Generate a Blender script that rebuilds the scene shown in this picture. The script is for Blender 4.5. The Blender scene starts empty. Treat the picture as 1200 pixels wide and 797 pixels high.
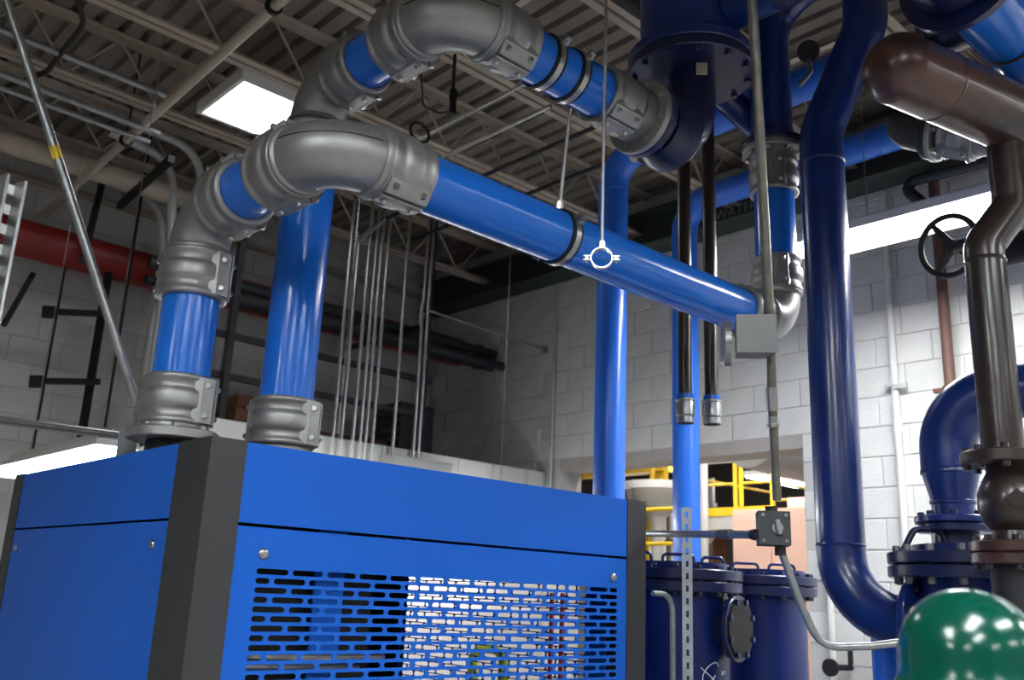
import bpy, math, random
from mathutils import Vector, Matrix
random.seed(4)
S = bpy.context.scene
COL = S.collection
V = Vector
PI = math.pi

# ---------------------------------------------------------------- camera
YAW, PITCH, ROLL, FPX = 47.489, 15.257, 2.513, 1094.28
cam_d = bpy.data.cameras.new('camera'); cam = bpy.data.objects.new('camera', cam_d); COL.objects.link(cam)
ya, pi_, ro = map(math.radians, (YAW, PITCH, ROLL))
dv = V((math.cos(pi_)*math.cos(ya), math.cos(pi_)*math.sin(ya), math.sin(pi_)))
rv = dv.cross(V((0, 0, 1))).normalized(); uv = rv.cross(dv)
r2 = math.cos(ro)*rv + math.sin(ro)*uv; u2 = -math.sin(ro)*rv + math.cos(ro)*uv
m = Matrix.Identity(4)
for i in range(3):
    m[i][0], m[i][1], m[i][2] = r2[i], u2[i], -dv[i]
m.translation = V((0, 0, 1.6)); cam.matrix_world = m
cam_d.sensor_width = 36; cam_d.lens = 36*FPX/1200; cam_d.clip_start = .05
cam_d.dof.use_dof = True; cam_d.dof.focus_distance = 3.1; cam_d.dof.aperture_fstop = 3.6
S.camera = cam

# ---------------------------------------------------------------- world, exposure
w = bpy.data.worlds.new('world'); S.world = w; w.use_nodes = True
w.node_tree.nodes['Background'].inputs[0].default_value = (.5, .52, .55, 1)
w.node_tree.nodes['Background'].inputs[1].default_value = .05
S.view_settings.view_transform = 'Standard'; S.view_settings.look = 'None'
S.view_settings.gamma = 1; S.view_settings.use_curve_mapping = False
S.view_settings.exposure = 1.22
LAMP = 11.0        # emission of the tubes / diffusers

# ---------------------------------------------------------------- materials
def mat(name, col, rough=.5, metal=0., noise=0., nscale=8., bump=0., bscale=60., coat=0., col2=None, spec=None):
    M = bpy.data.materials.new(name); M.use_nodes = True
    nt = M.node_tree; b = nt.nodes['Principled BSDF']
    b.inputs['Base Color'].default_value = (*col, 1); b.inputs['Roughness'].default_value = rough
    b.inputs['Metallic'].default_value = metal
    b.inputs['Coat Weight'].default_value = coat; b.inputs['Coat Roughness'].default_value = .12
    if spec is not None: b.inputs['Specular IOR Level'].default_value = spec
    if noise or bump:
        tc = nt.nodes.new('ShaderNodeTexCoord')
    if noise:
        n = nt.nodes.new('ShaderNodeTexNoise'); n.inputs['Scale'].default_value = nscale; n.inputs['Detail'].default_value = 6
        nt.links.new(tc.outputs['Object'], n.inputs['Vector'])
        rp = nt.nodes.new('ShaderNodeValToRGB'); rp.color_ramp.elements[0].position = .32; rp.color_ramp.elements[1].position = .68
        c2 = col2 or tuple(c*(1-noise) for c in col)
        rp.color_ramp.elements[0].color = (*c2, 1); rp.color_ramp.elements[1].color = (*col, 1)
        nt.links.new(n.outputs['Fac'], rp.inputs['Fac']); nt.links.new(rp.outputs['Color'], b.inputs['Base Color'])
    if bump:
        n2 = nt.nodes.new('ShaderNodeTexNoise'); n2.inputs['Scale'].default_value = bscale; n2.inputs['Detail'].default_value = 4
        nt.links.new(tc.outputs['Object'], n2.inputs['Vector'])
        bp = nt.nodes.new('ShaderNodeBump'); bp.inputs['Strength'].default_value = bump; bp.inputs['Distance'].default_value = .01
        nt.links.new(n2.outputs['Fac'], bp.inputs['Height']); nt.links.new(bp.outputs['Normal'], b.inputs['Normal'])
    return M
def emit(name, col, s):
    M = bpy.data.materials.new(name); M.use_nodes = True
    b = M.node_tree.nodes['Principled BSDF']; b.inputs['Base Color'].default_value = (.8, .8, .8, 1)
    b.inputs['Emission Color'].default_value = (*col, 1); b.inputs['Emission Strength'].default_value = s
    return M
M_panel = mat('blue_sheet_paint', (.010, .118, .58), .45, bump=.02, bscale=400, spec=.18)
M_pipe = mat('blue_gloss_paint', (.012, .150, .66), .2, coat=.2, spec=.35)
M_deep = mat('deep_blue_shaded_enamel', (.007, .032, .20), .3, coat=.3, noise=.35, nscale=5, bump=.06, bscale=30)  # deeper blue paint; shade of the unlit upper pipes is also in this colour
M_mid = mat('mid_blue_enamel', (.022, .155, .70), .28, coat=.2, bump=.03, bscale=25)
M_navy = mat('navy_tank_enamel', (.008, .014, .07), .32, coat=.2, noise=.25, nscale=4)
M_navyb = mat('navy_bright_tank_enamel', (.006, .018, .135), .3, coat=.2, noise=.25, nscale=4)
M_post = mat('charcoal_sheet', (.034, .034, .037), .5)
M_alu = mat('cast_aluminium_paint', (.34, .335, .332), .43, .7, noise=.12, nscale=20, bump=.05, bscale=250)
M_chrome = mat('zinc_bright', (.46, .46, .46), .28, .95)
M_cond = mat('dull_conduit', (.20, .19, .165), .42, .6, noise=.35, nscale=25)
M_galv = mat('galvanised', (.42, .43, .44), .34, .85, noise=.25, nscale=30)
M_strut = mat('strut_zinc', (.40, .43, .45), .45, .6, noise=.15, nscale=30)
M_brown = mat('brown_pipe_paint', (.10, .034, .022), .34, noise=.6, nscale=9, bump=.12, bscale=40, coat=.25, col2=(.022, .014, .012))
M_dbrown = mat('dark_brown_pipe_paint', (.035, .022, .018), .33, noise=.35, nscale=9, bump=.08, bscale=40, coat=.25)
M_rust = mat('rusty_iron', (.20, .075, .03), .7, noise=.5, nscale=30)
M_rbrown = mat('reddish_brown_paint', (.13, .06, .045), .6, noise=.2, nscale=20)
M_red = mat('red_sprinkler_paint', (.33, .022, .018), .45, noise=.3, nscale=4)
M_black = mat('black_rubber', (.012, .012, .013), .5, spec=.25)
M_dark = mat('dark_iron', (.022, .023, .026), .55, .2, noise=.4, nscale=10)
M_block = mat('painted_block', (.66, .655, .63), .75, noise=.10, nscale=3, bump=.35, bscale=45)
M_mortar = mat('painted_joint', (.50, .495, .475), .85)
M_deck = mat('roof_deck_paint', (.25, .208, .172), .7, noise=.15, nscale=2.5)
M_joist = mat('joist_paint', (.48, .40, .33), .6, noise=.15, nscale=6)
M_floor = mat('floor_concrete', (.33, .32, .30), .6, noise=.25, nscale=1.5)
M_hall = mat('hall_wall', (.45, .45, .44), .8, noise=.1, nscale=.6)
M_white = mat('white_enamel', (.72, .72, .70), .4)
M_green = mat('green_enamel', (.0, .06, .037), .18, coat=.3)
M_gbox = mat('grey_box', (.165, .165, .165), .45, .3, noise=.12, nscale=12, bump=.03, bscale=80)
M_dbox = mat('cast_iron_box', (.045, .05, .055), .55, .3, bump=.15, bscale=120)
M_yellow = mat('safety_yellow', (.72, .46, .02), .45)
M_salmon = mat('salmon_cabinet', (.78, .50, .40), .5)
M_lgrey = mat('light_grey_steel', (.50, .50, .49), .5, .2)
M_dgreen = mat('dark_green_beam', (.030, .040, .036), .5)
M_conc = mat('lintel_paint', (.42, .385, .35), .7, noise=.15, nscale=5)
M_cable = mat('black_cable', (.014, .013, .013), .6)
M_tube = emit('lamp_tube', (.93, .98, 1), LAMP)
M_tube_sky = emit('troffer_tube', (.93, .98, 1), LAMP*.5)
M_strip_low = emit('low_strip_tube', (.95, .98, 1), LAMP*1.1)
M_strip = emit('strip_tube', (.95, .98, 1), LAMP*2.2)
M_far = emit('far_lamp', (1, .98, .94), 19)
M_text = mat('faded_white_lettering', (.30, .31, .29), .7)
M_logo = mat('white_lettering', (.80, .82, .85), .6)
M_glass = mat('gauge_face', (.05, .05, .05), .15)

# ---------------------------------------------------------------- mesh tools
def frame(ax, up=None):
    a = V(ax).normalized()
    u = V(up) if up is not None else (V((0, 0, 1)) if abs(a.z) < .9 else V((1, 0, 0)))
    u = (u - a*u.dot(a)).normalized()
    return a, u, a.cross(u)
def fillet(pts, R, k=8):
    pts = [V(p) for p in pts]; out = [pts[0]]
    Rs = R if isinstance(R, (list, tuple)) else [R]*(len(pts)-2)
    for i in range(1, len(pts)-1):
        p, a, b = pts[i], (pts[i-1]-pts[i]).normalized(), (pts[i+1]-pts[i]).normalized()
        ang = a.angle(b)
        if ang > PI-.02: out.append(p); continue
        t = Rs[i-1]/math.tan(ang/2)
        c = p + (a+b).normalized()*(Rs[i-1]/math.sin(ang/2))
        s, e = p+a*t-c, p+b*t-c; tot = s.angle(e)
        ax = s.cross(e).normalized()
        for j in range(k+1):
            out.append(c + Matrix.Rotation(tot*j/k, 3, ax) @ s)
    out.append(pts[-1]); return out
class G:
    def __init__(s): s.v = []; s.f = []
    def box(s, lo, hi):
        x0, y0, z0 = lo; x1, y1, z1 = hi; n = len(s.v)
        s.v += [V(p) for p in ((x0,y0,z0),(x1,y0,z0),(x1,y1,z0),(x0,y1,z0),(x0,y0,z1),(x1,y0,z1),(x1,y1,z1),(x0,y1,z1))]
        s.f += [tuple(n+i for i in q) for q in ((0,3,2,1),(4,5,6,7),(0,1,5,4),(1,2,6,5),(2,3,7,6),(3,0,4,7))]; return s
    def obox(s, c, ax, up, d):                       # oriented box: sizes along axis, up, side
        a, u, w_ = frame(ax, up); c = V(c); n = len(s.v)
        for sz in (-1, 1):
            for sx, sy in ((-1,-1),(1,-1),(1,1),(-1,1)):
                s.v.append(c + a*(sx*d[0]/2) + w_*(sy*d[2]/2) + u*(sz*d[1]/2))
        s.f += [tuple(n+i for i in q) for q in ((0,1,2,3),(4,7,6,5),(0,4,5,1),(1,5,6,2),(2,6,7,3),(3,7,4,0))]; return s
    def tube(s, pts, r, n=16, cap=True):
        pts = [V(p) for p in pts]; rr = r if isinstance(r, (list, tuple)) else [r]*len(pts)
        t = (pts[1]-pts[0]).normalized(); _, u, _w = frame(t); b0 = len(s.v)
        for i, p in enumerate(pts):
            if i == 0: tn = (pts[1]-p).normalized()
            elif i == len(pts)-1: tn = (p-pts[i-1]).normalized()
            else: tn = ((pts[i+1]-p).normalized()+(p-pts[i-1]).normalized()).normalized()
            u = (u - tn*u.dot(tn)).normalized(); w_ = tn.cross(u)
            for k in range(n):
                a = 2*PI*k/n; s.v.append(p + (u*math.cos(a)+w_*math.sin(a))*rr[i])
        for i in range(len(pts)-1):
            for k in range(n):
                a, b = b0+i*n+k, b0+i*n+(k+1) % n
                s.f.append((a, b, b+n, a+n))
        if cap:
            s.f.append(tuple(b0+k for k in reversed(range(n)))); s.f.append(tuple(b0+(len(pts)-1)*n+k for k in range(n)))
        return s
    def lathe(s, prof, o=(0,0,0), ax=(0,0,1), n=32, cap=True):    # prof: (t along axis, radius)
        a, u, w_ = frame(ax); o = V(o); b0 = len(s.v)
        for t, r in prof:
            for k in range(n):
                q = 2*PI*k/n; s.v.append(o + a*t + (u*math.cos(q)+w_*math.sin(q))*r)
        for i in range(len(prof)-1):
            for k in range(n):
                x, y = b0+i*n+k, b0+i*n+(k+1) % n
                s.f.append((x, y, y+n, x+n))
        if cap:
            s.f.append(tuple(b0+k for k in reversed(range(n)))); s.f.append(tuple(b0+(len(prof)-1)*n+k for k in range(n)))
        return s
    def ring(s, prof, o, ax, n=32):                   # closed profile
        return s.lathe(list(prof)+[prof[0]], o, ax, n, False)
    def prism(s, poly, o, ax, up, L):                 # poly (u, side) extruded along axis
        a, u, w_ = frame(ax, up); o = V(o); n = len(s.v); k = len(poly)
        for t in (0, L):
            for x, y in poly: s.v.append(o + a*t + u*x + w_*y)
        s.f.append(tuple(n+i for i in reversed(range(k)))); s.f.append(tuple(n+k+i for i in range(k)))
        for i in range(k):
            j = (i+1) % k; s.f.append((n+i, n+j, n+k+j, n+k+i))
        return s
    def mesh(s, name, mt, smooth=35):
        me = bpy.data.meshes.new(name); me.from_pydata([tuple(p) for p in s.v], [], s.f); me.materials.append(mt)
        if smooth:
            me.polygons.foreach_set('use_smooth', [True]*len(me.polygons)); me.set_sharp_from_angle(angle=math.radians(smooth))
        me.update(); return me
    def ob(s, name, mt, parent=None, smooth=35):
        return link(name, s.mesh(name, mt, smooth), parent)
def link(name, me, parent=None, loc=None):
    o = bpy.data.objects.new(name, me); COL.objects.link(o)
    if loc is not None: o.location = loc
    if parent is not None: o.parent = parent
    return o
def tag(o, label, cat, group=None, kind=None):
    if label: o['label'] = label
    if cat: o['category'] = cat
    if group: o['group'] = group
    if kind: o['kind'] = kind
    return o
def thing(name, label, cat, group=None):
    o = bpy.data.objects.new(name, None); COL.objects.link(o); o.empty_display_size = .1
    return tag(o, label, cat, group)
def struct(o): o['kind'] = 'structure'; return o
def bolt_mesh(r, h, mt, name='bolt'):
    g = G(); g.lathe([(0, r), (h*.85, r), (h, r*.85)], n=6); return g.mesh(name, mt, 30)
def put(me, name, parent, loc, ax):
    o = link(name, me, parent); o.rotation_mode = 'QUATERNION'
    o.location = loc; o.rotation_quaternion = V(ax).to_track_quat('Z', 'Y'); return o
BOLT = bolt_mesh(.011, .014, M_chrome); BOLTD = bolt_mesh(.014, .018, M_navy); BOLTB = bolt_mesh(.013, .018, M_dbrown)
M_bgrey = mat('dull_bolt', (.16, .165, .17), .5, .4)
BOLTG = bolt_mesh(.015, .026, M_bgrey); BOLTK = bolt_mesh(.013, .02, M_dark)

# ================================================================ STRUCTURE
XW, YW, ZD = 6.30, 8.20, 5.20
g = G(); g.box((-9, -9, -.1), (18, 15, 0)); struct(g.ob('floor', M_floor, smooth=0))
# roof deck with trapezoid ribs running along Y
g = G(); x = -9.; n = 0; prof = []
while x < 18:
    prof += [(x, ZD), (x+.095, ZD), (x+.11, ZD+.05), (x+.14, ZD+.05)]; x += .152
for x_, z_ in prof:
    g.v += [V((x_, -9, z_)), V((x_, 15, z_))]
for i in range(len(prof)-1): g.f.append((2*i, 2*i+1, 2*i+3, 2*i+2))
k = len(g.v); g.v += [V((-9, -9, ZD+.3)), V((18, -9, ZD+.3)), V((18, 15, ZD+.3)), V((-9, 15, ZD+.3))]; g.f.append((k, k+1, k+2, k+3))
ceiling = struct(g.ob('ceiling', M_deck, smooth=0))
# open web joists along X, parts of the ceiling
def joist(y, x0=-8.8, x1=XW-.05, zc=4.76):
    g = G()
    for s_ in (-1, 1):
        g.box((x0, y+s_*.012 if s_ > 0 else y-.062, zc), (x1, y+.062 if s_ > 0 else y-.012, zc+.007))
        g.box((x0, y+s_*.012-.003, zc), (x1, y+s_*.012+.003, zc+.05))
        g.box((x0, y+.012 if s_ > 0 else y-.062, ZD-.012), (x1, y+.062 if s_ > 0 else y-.012, ZD-.004))
        g.box((x0, y+s_*.012-.003, ZD-.055), (x1, y+s_*.012+.003, ZD-.008))
    j = g.ob('bar_joist', M_joist, ceiling, 0)
    h = G(); x = x0+.1; up = 0; pts = []
    while x < x1-.1:
        pts.append((x, y, zc+.03 if up == 0 else ZD-.03)); up = 1-up; x += .30
    for a, b in zip(pts, pts[1:]): h.tube([a, b], .009, 6)
    h.ob('web_rod', M_joist, j)
for i in range(10): joist(8.12-1.02*i if i else 8.08)
for y in (.0, 1.5, -3, -5, -7): joist(y-2.2)
# short cross bridging angles
for x, y0, y1 in ((3.02, 3.0, 4.02), (4.55, 2.0, 3.02), (2.1, 5.06, 6.08)):
    g = G(); g.box((x, y0, 4.79), (x+.05, y1, 4.797)); g.box((x, y0, 4.79), (x+.006, y1, 4.84)); g.ob('bridging_angle', M_joist, ceiling, 0)

def blocks(wall, plane, c, a0, a1, z0, z1, sgn, skip=None, t=.008, inv=None):
    """plane 'X' or 'Y': wall surface at c, blocks run along the other axis"""
    L, H, J = .406, .2125, .008
    full = G(); hl, hh = (L-J)/2, (H-J)/2
    e = .004
    def blk(w2):
        q = G(); n = 0
        for d, s2 in ((0, 0), (t-e, 0), (t, e)):
            for u_, z_ in ((-1, -1), (1, -1), (1, 1), (-1, 1)):
                p = (u_*(w2-s2), z_*(hh-s2))
                q.v.append(V((sgn*d, p[0], p[1])) if plane == 'X' else V((p[0], sgn*d, p[1])))
        for r_ in range(2):
            for k_ in range(4):
                i, j = r_*4+k_, r_*4+(k_+1) % 4; q.f.append((i, j, j+4, i+4))
        q.f.append((8, 9, 10, 11)); return q.mesh('block', M_block, 0)
    mf, mh = blk(hl), blk((L/2-J)/2)
    row = 0; z = z0
    while z+H <= z1+.02:
        a = a0 - (L/2 if row % 2 else 0)
        while a < a1-.05:
            lo, hi = max(a, a0), min(a+L, a1)
            wd = hi-lo
            if wd > .15 and not (skip and skip((lo+hi)/2, z+H/2, wd)):
                me = mf if wd > .35 else mh
                dd = random.uniform(-.0015, .0015)
                lc = (c+dd, (lo+hi)/2, z+H/2) if plane == 'X' else ((lo+hi)/2, c+dd, z+H/2)
                link('block', me, wall, lc)
            a += L
        z += H; row += 1
OY0, OY1, OZ = 3.61, 6.13, 2.85
# right (far) wall with the doorway
g = G()
g.box((XW, -9, 0), (XW+.3, OY0, ZD)); g.box((XW, OY1, 0), (XW+.3, 15, ZD)); g.box((XW, OY0, OZ), (XW+.3, OY1, ZD))
wr = struct(g.ob('wall_right', M_mortar, smooth=0))
blocks(wr, 'X', XW, 1.58, 8.19, OZ-.2125*7, 4.98, -1, skip=lambda a, z, w_: (a+w_/2 > OY0+.02 and a-w_/2 < OY1-.02 and z < OZ) or (z < 2.5 and a > 6.1))
g = G(); g.box((XW-.001, OY0, OZ-.10), (XW+.32, OY1, OZ+.0)); struct(g.ob('trim_1', M_conc, smooth=0))
# left wall
g = G(); g.box((-9, YW, 0), (XW, YW+.3, ZD)); wl = struct(g.ob('wall_left', M_mortar, smooth=0))
blocks(wl, 'Y', YW, .55, 6.29, 2.2, 5.1, -1)
# low room wall with flat roof in front of it
g = G(); g.box((2.55, 6.30, 0), (XW-.01, 6.5, 2.735)); g.box((2.55, 6.5, 2.5), (XW-.01, YW-.02, 2.6)); g.box((2.55, 6.5, 0), (2.75, YW-.02, 2.6))
lw = struct(g.ob('wall_low', M_mortar, smooth=0))
blocks(lw, 'Y', 6.30, 2.56, 6.28, 2.735-.2125*6, 2.735, -1)
# other walls of the hall, behind the camera
g = G(); g.box((-9.2, -9, 0), (-9, 15, ZD)); struct(g.ob('wall_rear', M_hall, smooth=0))
g = G(); g.box((-9, -9.2, 0), (18, -9, ZD)); struct(g.ob('wall_near', M_hall, smooth=0))
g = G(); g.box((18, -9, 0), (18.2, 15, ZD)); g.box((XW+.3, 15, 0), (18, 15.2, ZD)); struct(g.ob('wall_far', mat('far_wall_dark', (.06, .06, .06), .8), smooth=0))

# ================================================================ LAMPS
def troffer(x, y, z, lx, ly, label, drop=.1, group=None, rim=.13, em=None):
    t = thing('ceiling_light', label, 'light', group); t.location = (x, y, z)
    g = G(); g.box((-lx/2-.03, -ly/2-.03, .012), (lx/2+.03, ly/2+.03, drop))
    for a in (((-lx/2-.03, -ly/2-.03, -rim), (-lx/2, ly/2+.03, .012)), ((lx/2, -ly/2-.03, -rim), (lx/2+.03, ly/2+.03, .012)),
              ((-lx/2, -ly/2-.03, -rim), (lx/2, -ly/2, .012)), ((-lx/2, ly/2, -rim), (lx/2, ly/2+.03, .012))): g.box(*a)
    g.ob('housing', M_white, t, 0)
    h = G(); h.box((-lx/2, -ly/2, 0), (lx/2, ly/2, .008)); h.ob('diffuser', em or M_tube, t, 0)
    for sx in (-1, 1):
        r_ = G(); r_.tube([(sx*lx*.4, 0, drop), (sx*lx*.4, 0, ZD-.01-z)], .004, 6); r_.ob('hanger_rod', M_galv, t)
    return t
troffer(2.66, 5.45, 4.72, .72, .60, 'square bright ceiling light beside the silver pipe bends', drop=.06, rim=.025, em=M_tube_sky)
hall = [(-1.4, -1.6), (2.0, -1.6), (-1.6, 1.2), (5.2, -1.8), (-1.4, -5), (2.0, -5), (5.2, -5), (-5, -1.6), (-5, 1.4), (.1, -.3)]
for x, y in hall: troffer(x, y, 3.95, 1.6, .7, 'ceiling light of the hall behind the photographer', group='ceiling lights behind the photographer')
def strip(a, b, label, wd=.12, rim=.03):
    a, b = V(a), V(b); t = thing('strip_light', label, 'light'); t.location = (a+b)/2
    d = (b-a); L = d.length; h = d/2
    g = G(); g.prism([(0, -wd/2), (0, wd/2), (-rim, wd/2), (-rim, wd/2+.012), (.03, wd/2+.012), (.05, wd*.22), (.09, wd*.2), (.09, -wd*.2), (.05, -wd*.22), (.03, -wd/2-.012), (-rim, -wd/2-.012), (-rim, -wd/2)], -h, d, (0, 0, 1), L)
    g.ob('housing', M_white, t, 0)
    lz = .02 if rim else .06
    g = G(); g.prism([(-.002, -wd*.49), (-lz, -wd*.4), (-lz, wd*.4), (-.002, wd*.49)], -h*.985, d, (0, 0, 1), L*.985)
    g.ob('lens', M_strip if rim else M_strip_low, t, 20)
    for k_ in (-.35, .35):
        g = G(); g.tube([d*k_+V((0, 0, .09)), d*k_+V((0, 0, ZD-.02-t.location.z))], .003, 6); g.ob('hanger_rod', M_galv, t)
strip((1.80, 4.98, 2.26), (1.80, 6.75, 2.26), 'low strip light hanging beyond the left end of the blue cabinet', .20, rim=.0)
strip((3.3, 5.8, 2.30), (5.6, 5.8, 2.30), 'added strip light hidden behind the blue cabinet, brightening the low wall', .2, rim=0)  # added lamp, out of view, brightens the low white wall
strip((5.0, 2.87, 3.745), (5.0, -.4, 3.745), 'long strip light along the white block wall', .36, rim=.02)

# ================================================================ BLUE CABINET
CX0, CX1, CY0, CY1, CZ = 1.164, 3.101, 2.509, 4.33, 2.0
cab = thing('dryer_cabinet', 'large blue sheet-metal cabinet with charcoal corner posts and slotted grille', 'cabinet')
def post(lo, hi, prof=None):
    g = G(); g.box(lo, hi); return g.ob('corner_post', M_post, cab, 0)
g = G(); g.box((CX0, CY0, .1), (CX0+.111, CY0+.012, CZ)); g.box((CX0, CY0+.012, .1), (CX0+.012, CY0+.218, CZ)); g.ob('corner_post', M_post, cab, 0)
g = G(); g.box((CX1-.116, CY0, .1), (CX1, CY0+.012, CZ)); g.box((CX1-.012, CY0+.012, .1), (CX1, CY0+.2, CZ)); g.ob('corner_post', M_post, cab, 0)
g = G(); g.box((CX0, CY1-.11, .1), (CX0+.012, CY1, CZ)); g.box((CX0+.012, CY1-.012, .1), (CX0+.11, CY1, CZ)); g.ob('corner_post', M_post, cab, 0)
g = G(); g.box((CX1-.012, CY1-.2, .1), (CX1, CY1, CZ)); g.box((CX1-.11, CY1-.012, .1), (CX1-.012, CY1, CZ)); g.ob('corner_post', M_post, cab, 0)
g = G(); g.box((CX0+.01, CY0+.01, CZ-.016), (CX1-.01, CY1-.01, CZ-.004)); g.ob('roof_panel', M_post, cab, 0)
g = G(); g.box((CX0, CY0, 0), (CX1, CY1, .1)); g.ob('plinth', M_post, cab, 0)
e = .003
g = G(); g.box((CX0+.112, CY0+e, 1.768), (CX1-.118, CY0+.02, CZ-.003)); g.ob('upper_front_panel', M_panel, cab, 0)
g = G(); g.box((CX0+e, CY0+.22, 1.776), (CX0+.02, CY1-.112, CZ-.003)); g.ob('upper_side_panel', M_panel, cab, 0)
g = G(); g.box((CX0+e, CY0+.22, .12), (CX0+.02, CY1-.112, 1.768)); sp = g.ob('side_panel', M_panel, cab, 0)
def screw(parent, loc, ax, r=.014):
    a = V(ax).normalized(); g = G()
    g.lathe([(0, r), (.004, r), (.008, r*.8), (.0095, r*.45)], (0, 0, 0), (0, 0, 1), 16); g.lathe([(.0096, r*.3), (.0105, r*.28)], n=6)
    return put(g.mesh('screw', M_chrome, 40), 'screw', parent, loc, a)
for y in (2.823, 4.16): screw(sp, (CX0+e, y, 1.70), (-1, 0, 0))
def grille(name, y, sgn, x0, x1, z0, z1, sx0, sx1, ztop, rows, parent, SL=.105, SH=.0165, swap=False):
    g = G(); P_, RP = .118, .0263
    def q(*pts): n = len(g.v); g.v.extend(V((a, y, b)) for a, b in pts); g.f.append(tuple(range(n, n+len(pts))))
    zt, zb = ztop+RP/2, ztop-RP*(rows-.5)
    q((x0, zt), (x1, zt), (x1, z1), (x0, z1)); q((x0, z0), (x1, z0), (x1, zb), (x0, zb))
    q((x0, zb), (sx0, zb), (sx0, zt), (x0, zt)); q((sx1, zb), (x1, zb), (x1, zt), (sx1, zt))
    gap = P_-SL
    for r_ in range(rows):
        zc = ztop-RP*r_; zu, zl = zc+RP/2, zc-RP/2
        edges = [sx0]; a = sx0+(P_ if r_ % 2 == 0 else P_/2)
        while a < sx1-.02: edges.append(a); a += P_
        edges.append(sx1)
        for c0, c1 in zip(edges, edges[1:]):
            s0, s1 = c0+gap/2, c1-gap/2; h = SH/2
            if s1-s0 < SH*1.1:
                q((c0, zl), (c1, zl), (c1, zu), (c0, zu)); continue
            R_ = [(s1-h+h*math.sin(t*PI/5), zc+h*math.cos(t*PI/5)) for t in range(6)]
            L_ = [(s0+h-h*math.sin(t*PI/5), zc-h*math.cos(t*PI/5)) for t in range(6)]
            q((c0, zu), L_[-1], R_[0], (c1, zu)); q((c1, zl), R_[-1], L_[0], (c0, zl))
            q((c1, zu), *R_, (c1, zl)); q((c0, zl), *L_, (c0, zu))
            loop = R_+L_; n = len(g.v)
            g.v.extend(V((a_, y, b_)) for a_, b_ in loop); g.v.extend(V((a_, y+sgn*.004, b_)) for a_, b_ in loop)
            for i in range(12):
                j = (i+1) % 12; g.f.append((n+i, n+j, n+12+j, n+12+i))
    # folded edge
    n = len(g.v)
    for a, b in ((x0, z0), (x1, z0), (x1, z1), (x0, z1)): g.v += [V((a, y, b)), V((a, y+sgn*.018, b))]
    for i in range(4):
        j = (i+1) % 4; g.f.append((n+2*i, n+2*j, n+2*j+1, n+2*i+1))
    if swap: g.v = [V((p.y, p.x, p.z)) for p in g.v]
    return g.ob(name, M_panel, parent, 0)
gf = grille('grille_panel', CY0+e, 1, CX0+.112, CX1-.118, .12, 1.758, 1.343, 2.935, 1.635, 26, cab)
for x in (1.365, 2.901): screw(gf, (x, CY0+e, 1.684), (0, -1, 0), .0165)
g = G(); g.box((CX0+.112, CY1-.02, .12), (CX1-.118, CY1-e, CZ-.003)); g.ob('back_panel', M_post, cab, 0)
grille('side_grille', CX1-e, -1, CY0+.2, CY1-.2, .12, CZ-.003, CY0+.32, CY1-.22, 1.72, 30, cab, SL=.112, SH=.0222, swap=True)
g = G(); g.box((1.30, 2.62, .3), (1.83, 4.1, 1.9)); hx = g.ob('inner_shade_box', M_black, cab, 0)  # black box stands in for the shade inside the cabinet
g = G(); g.box((1.585, 2.575, .4), (1.69, 2.585, 1.9)); g.ob('inner_bracket', M_panel, cab, 0)
for q_ in (((1.3, 2.57, 1.402), (1.85, 2.56, 1.39)), ((1.3, 2.56, 1.375), (1.75, 2.55, 1.36))):
    g = G(); g.tube(q_, .012, 10); g.ob('inner_tube', M_chrome, cab)

# ================================================================ ALUMINIUM AIR PIPING
PR = .0965
def coupling(parent, o, ax, L, side, r=PR, rot=0, name='coupling'):
    """split clamp: lathed shell, two lugs with a split line and bolts. side = direction of the split lug"""
    a, u, w_ = frame(ax, side); o = V(o)
    g = G()
    pr = [(0, 1.03), (0, 1.15), (.025, 1.21), (.075, 1.225), (.12, 1.19), (.15, 1.145), (.27, 1.14), (.30, 1.16), (.34, 1.225), (.42, 1.25), (.58, 1.25), (.66, 1.225), (.70, 1.16), (.73, 1.14), (.85, 1.145), (.88, 1.19), (.925, 1.225), (.975, 1.21), (1, 1.15), (1, 1.03)]
    g.ring([(t*L, k*r) for t, k in pr], o, a, 40)
    c = g.ob(name, M_alu, parent, 50)
    for s1 in (1, -1):
        for s2 in (1, -1):
            l = G(); l.prism([(s1*x*r, s2*y*r) for x, y in ((.9, .035), (1.38, .035), (1.40, .10), (1.33, .27), (1.17, .55), (.8, .72))], o+a*(L*.05), a, u, L*.9); l.ob('clamp_lug', M_alu, c, 30)
    for s1 in (1, -1):
        for s2 in (1, -1):
            for t in (.2, .8):
                pos = o+a*(L*t)+u*(s1*1.245*r)+w_*(s2*.30*r)
                put(BOLT, 'bolt', c, pos, w_*s2 + u*(s1*.35))
    return c
def elbow(parent, p0, corner, p1, R, r=.104, name='elbow', seam=True):
    pts = fillet([p0, corner, p1], R, 16); g = G(); g.tube(pts, r, 40)
    e_ = g.ob(name, M_alu, parent, 50)
    p0, c_, p1 = V(p0), V(corner), V(p1)
    for q, dd in ((p0, (c_-p0).normalized()), (p1, (c_-p1).normalized())):
        h = G(); h.ring([(0, r), (0, r*1.1), (.012, r*1.1), (.018, r*1.04), (.018, r)], q, dd, 40); h.ob('collar', M_alu, e_, 50)
    if seam:
        nrm = (p0-c_).cross(p1-c_).normalized()
        if nrm.z < 0 or (abs(nrm.z) < .1 and nrm.x > 0): nrm = -nrm
        cb = p0+p1-c_; cs, sn = math.cos(.25), math.sin(.25)
        h = G(); h.tube([q+((q-cb).normalized()*cs+nrm*sn)*r for q in pts[2:-2]], .0024, 6); h.ob('mould_seam', M_dark, e_)
    return e_
def pipe(parent, a, b, r=PR, mt=None, name='pipe', n=40):
    g = G(); g.tube([a, b], r, n, False); return g.ob(name, mt or M_pipe, parent)
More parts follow.
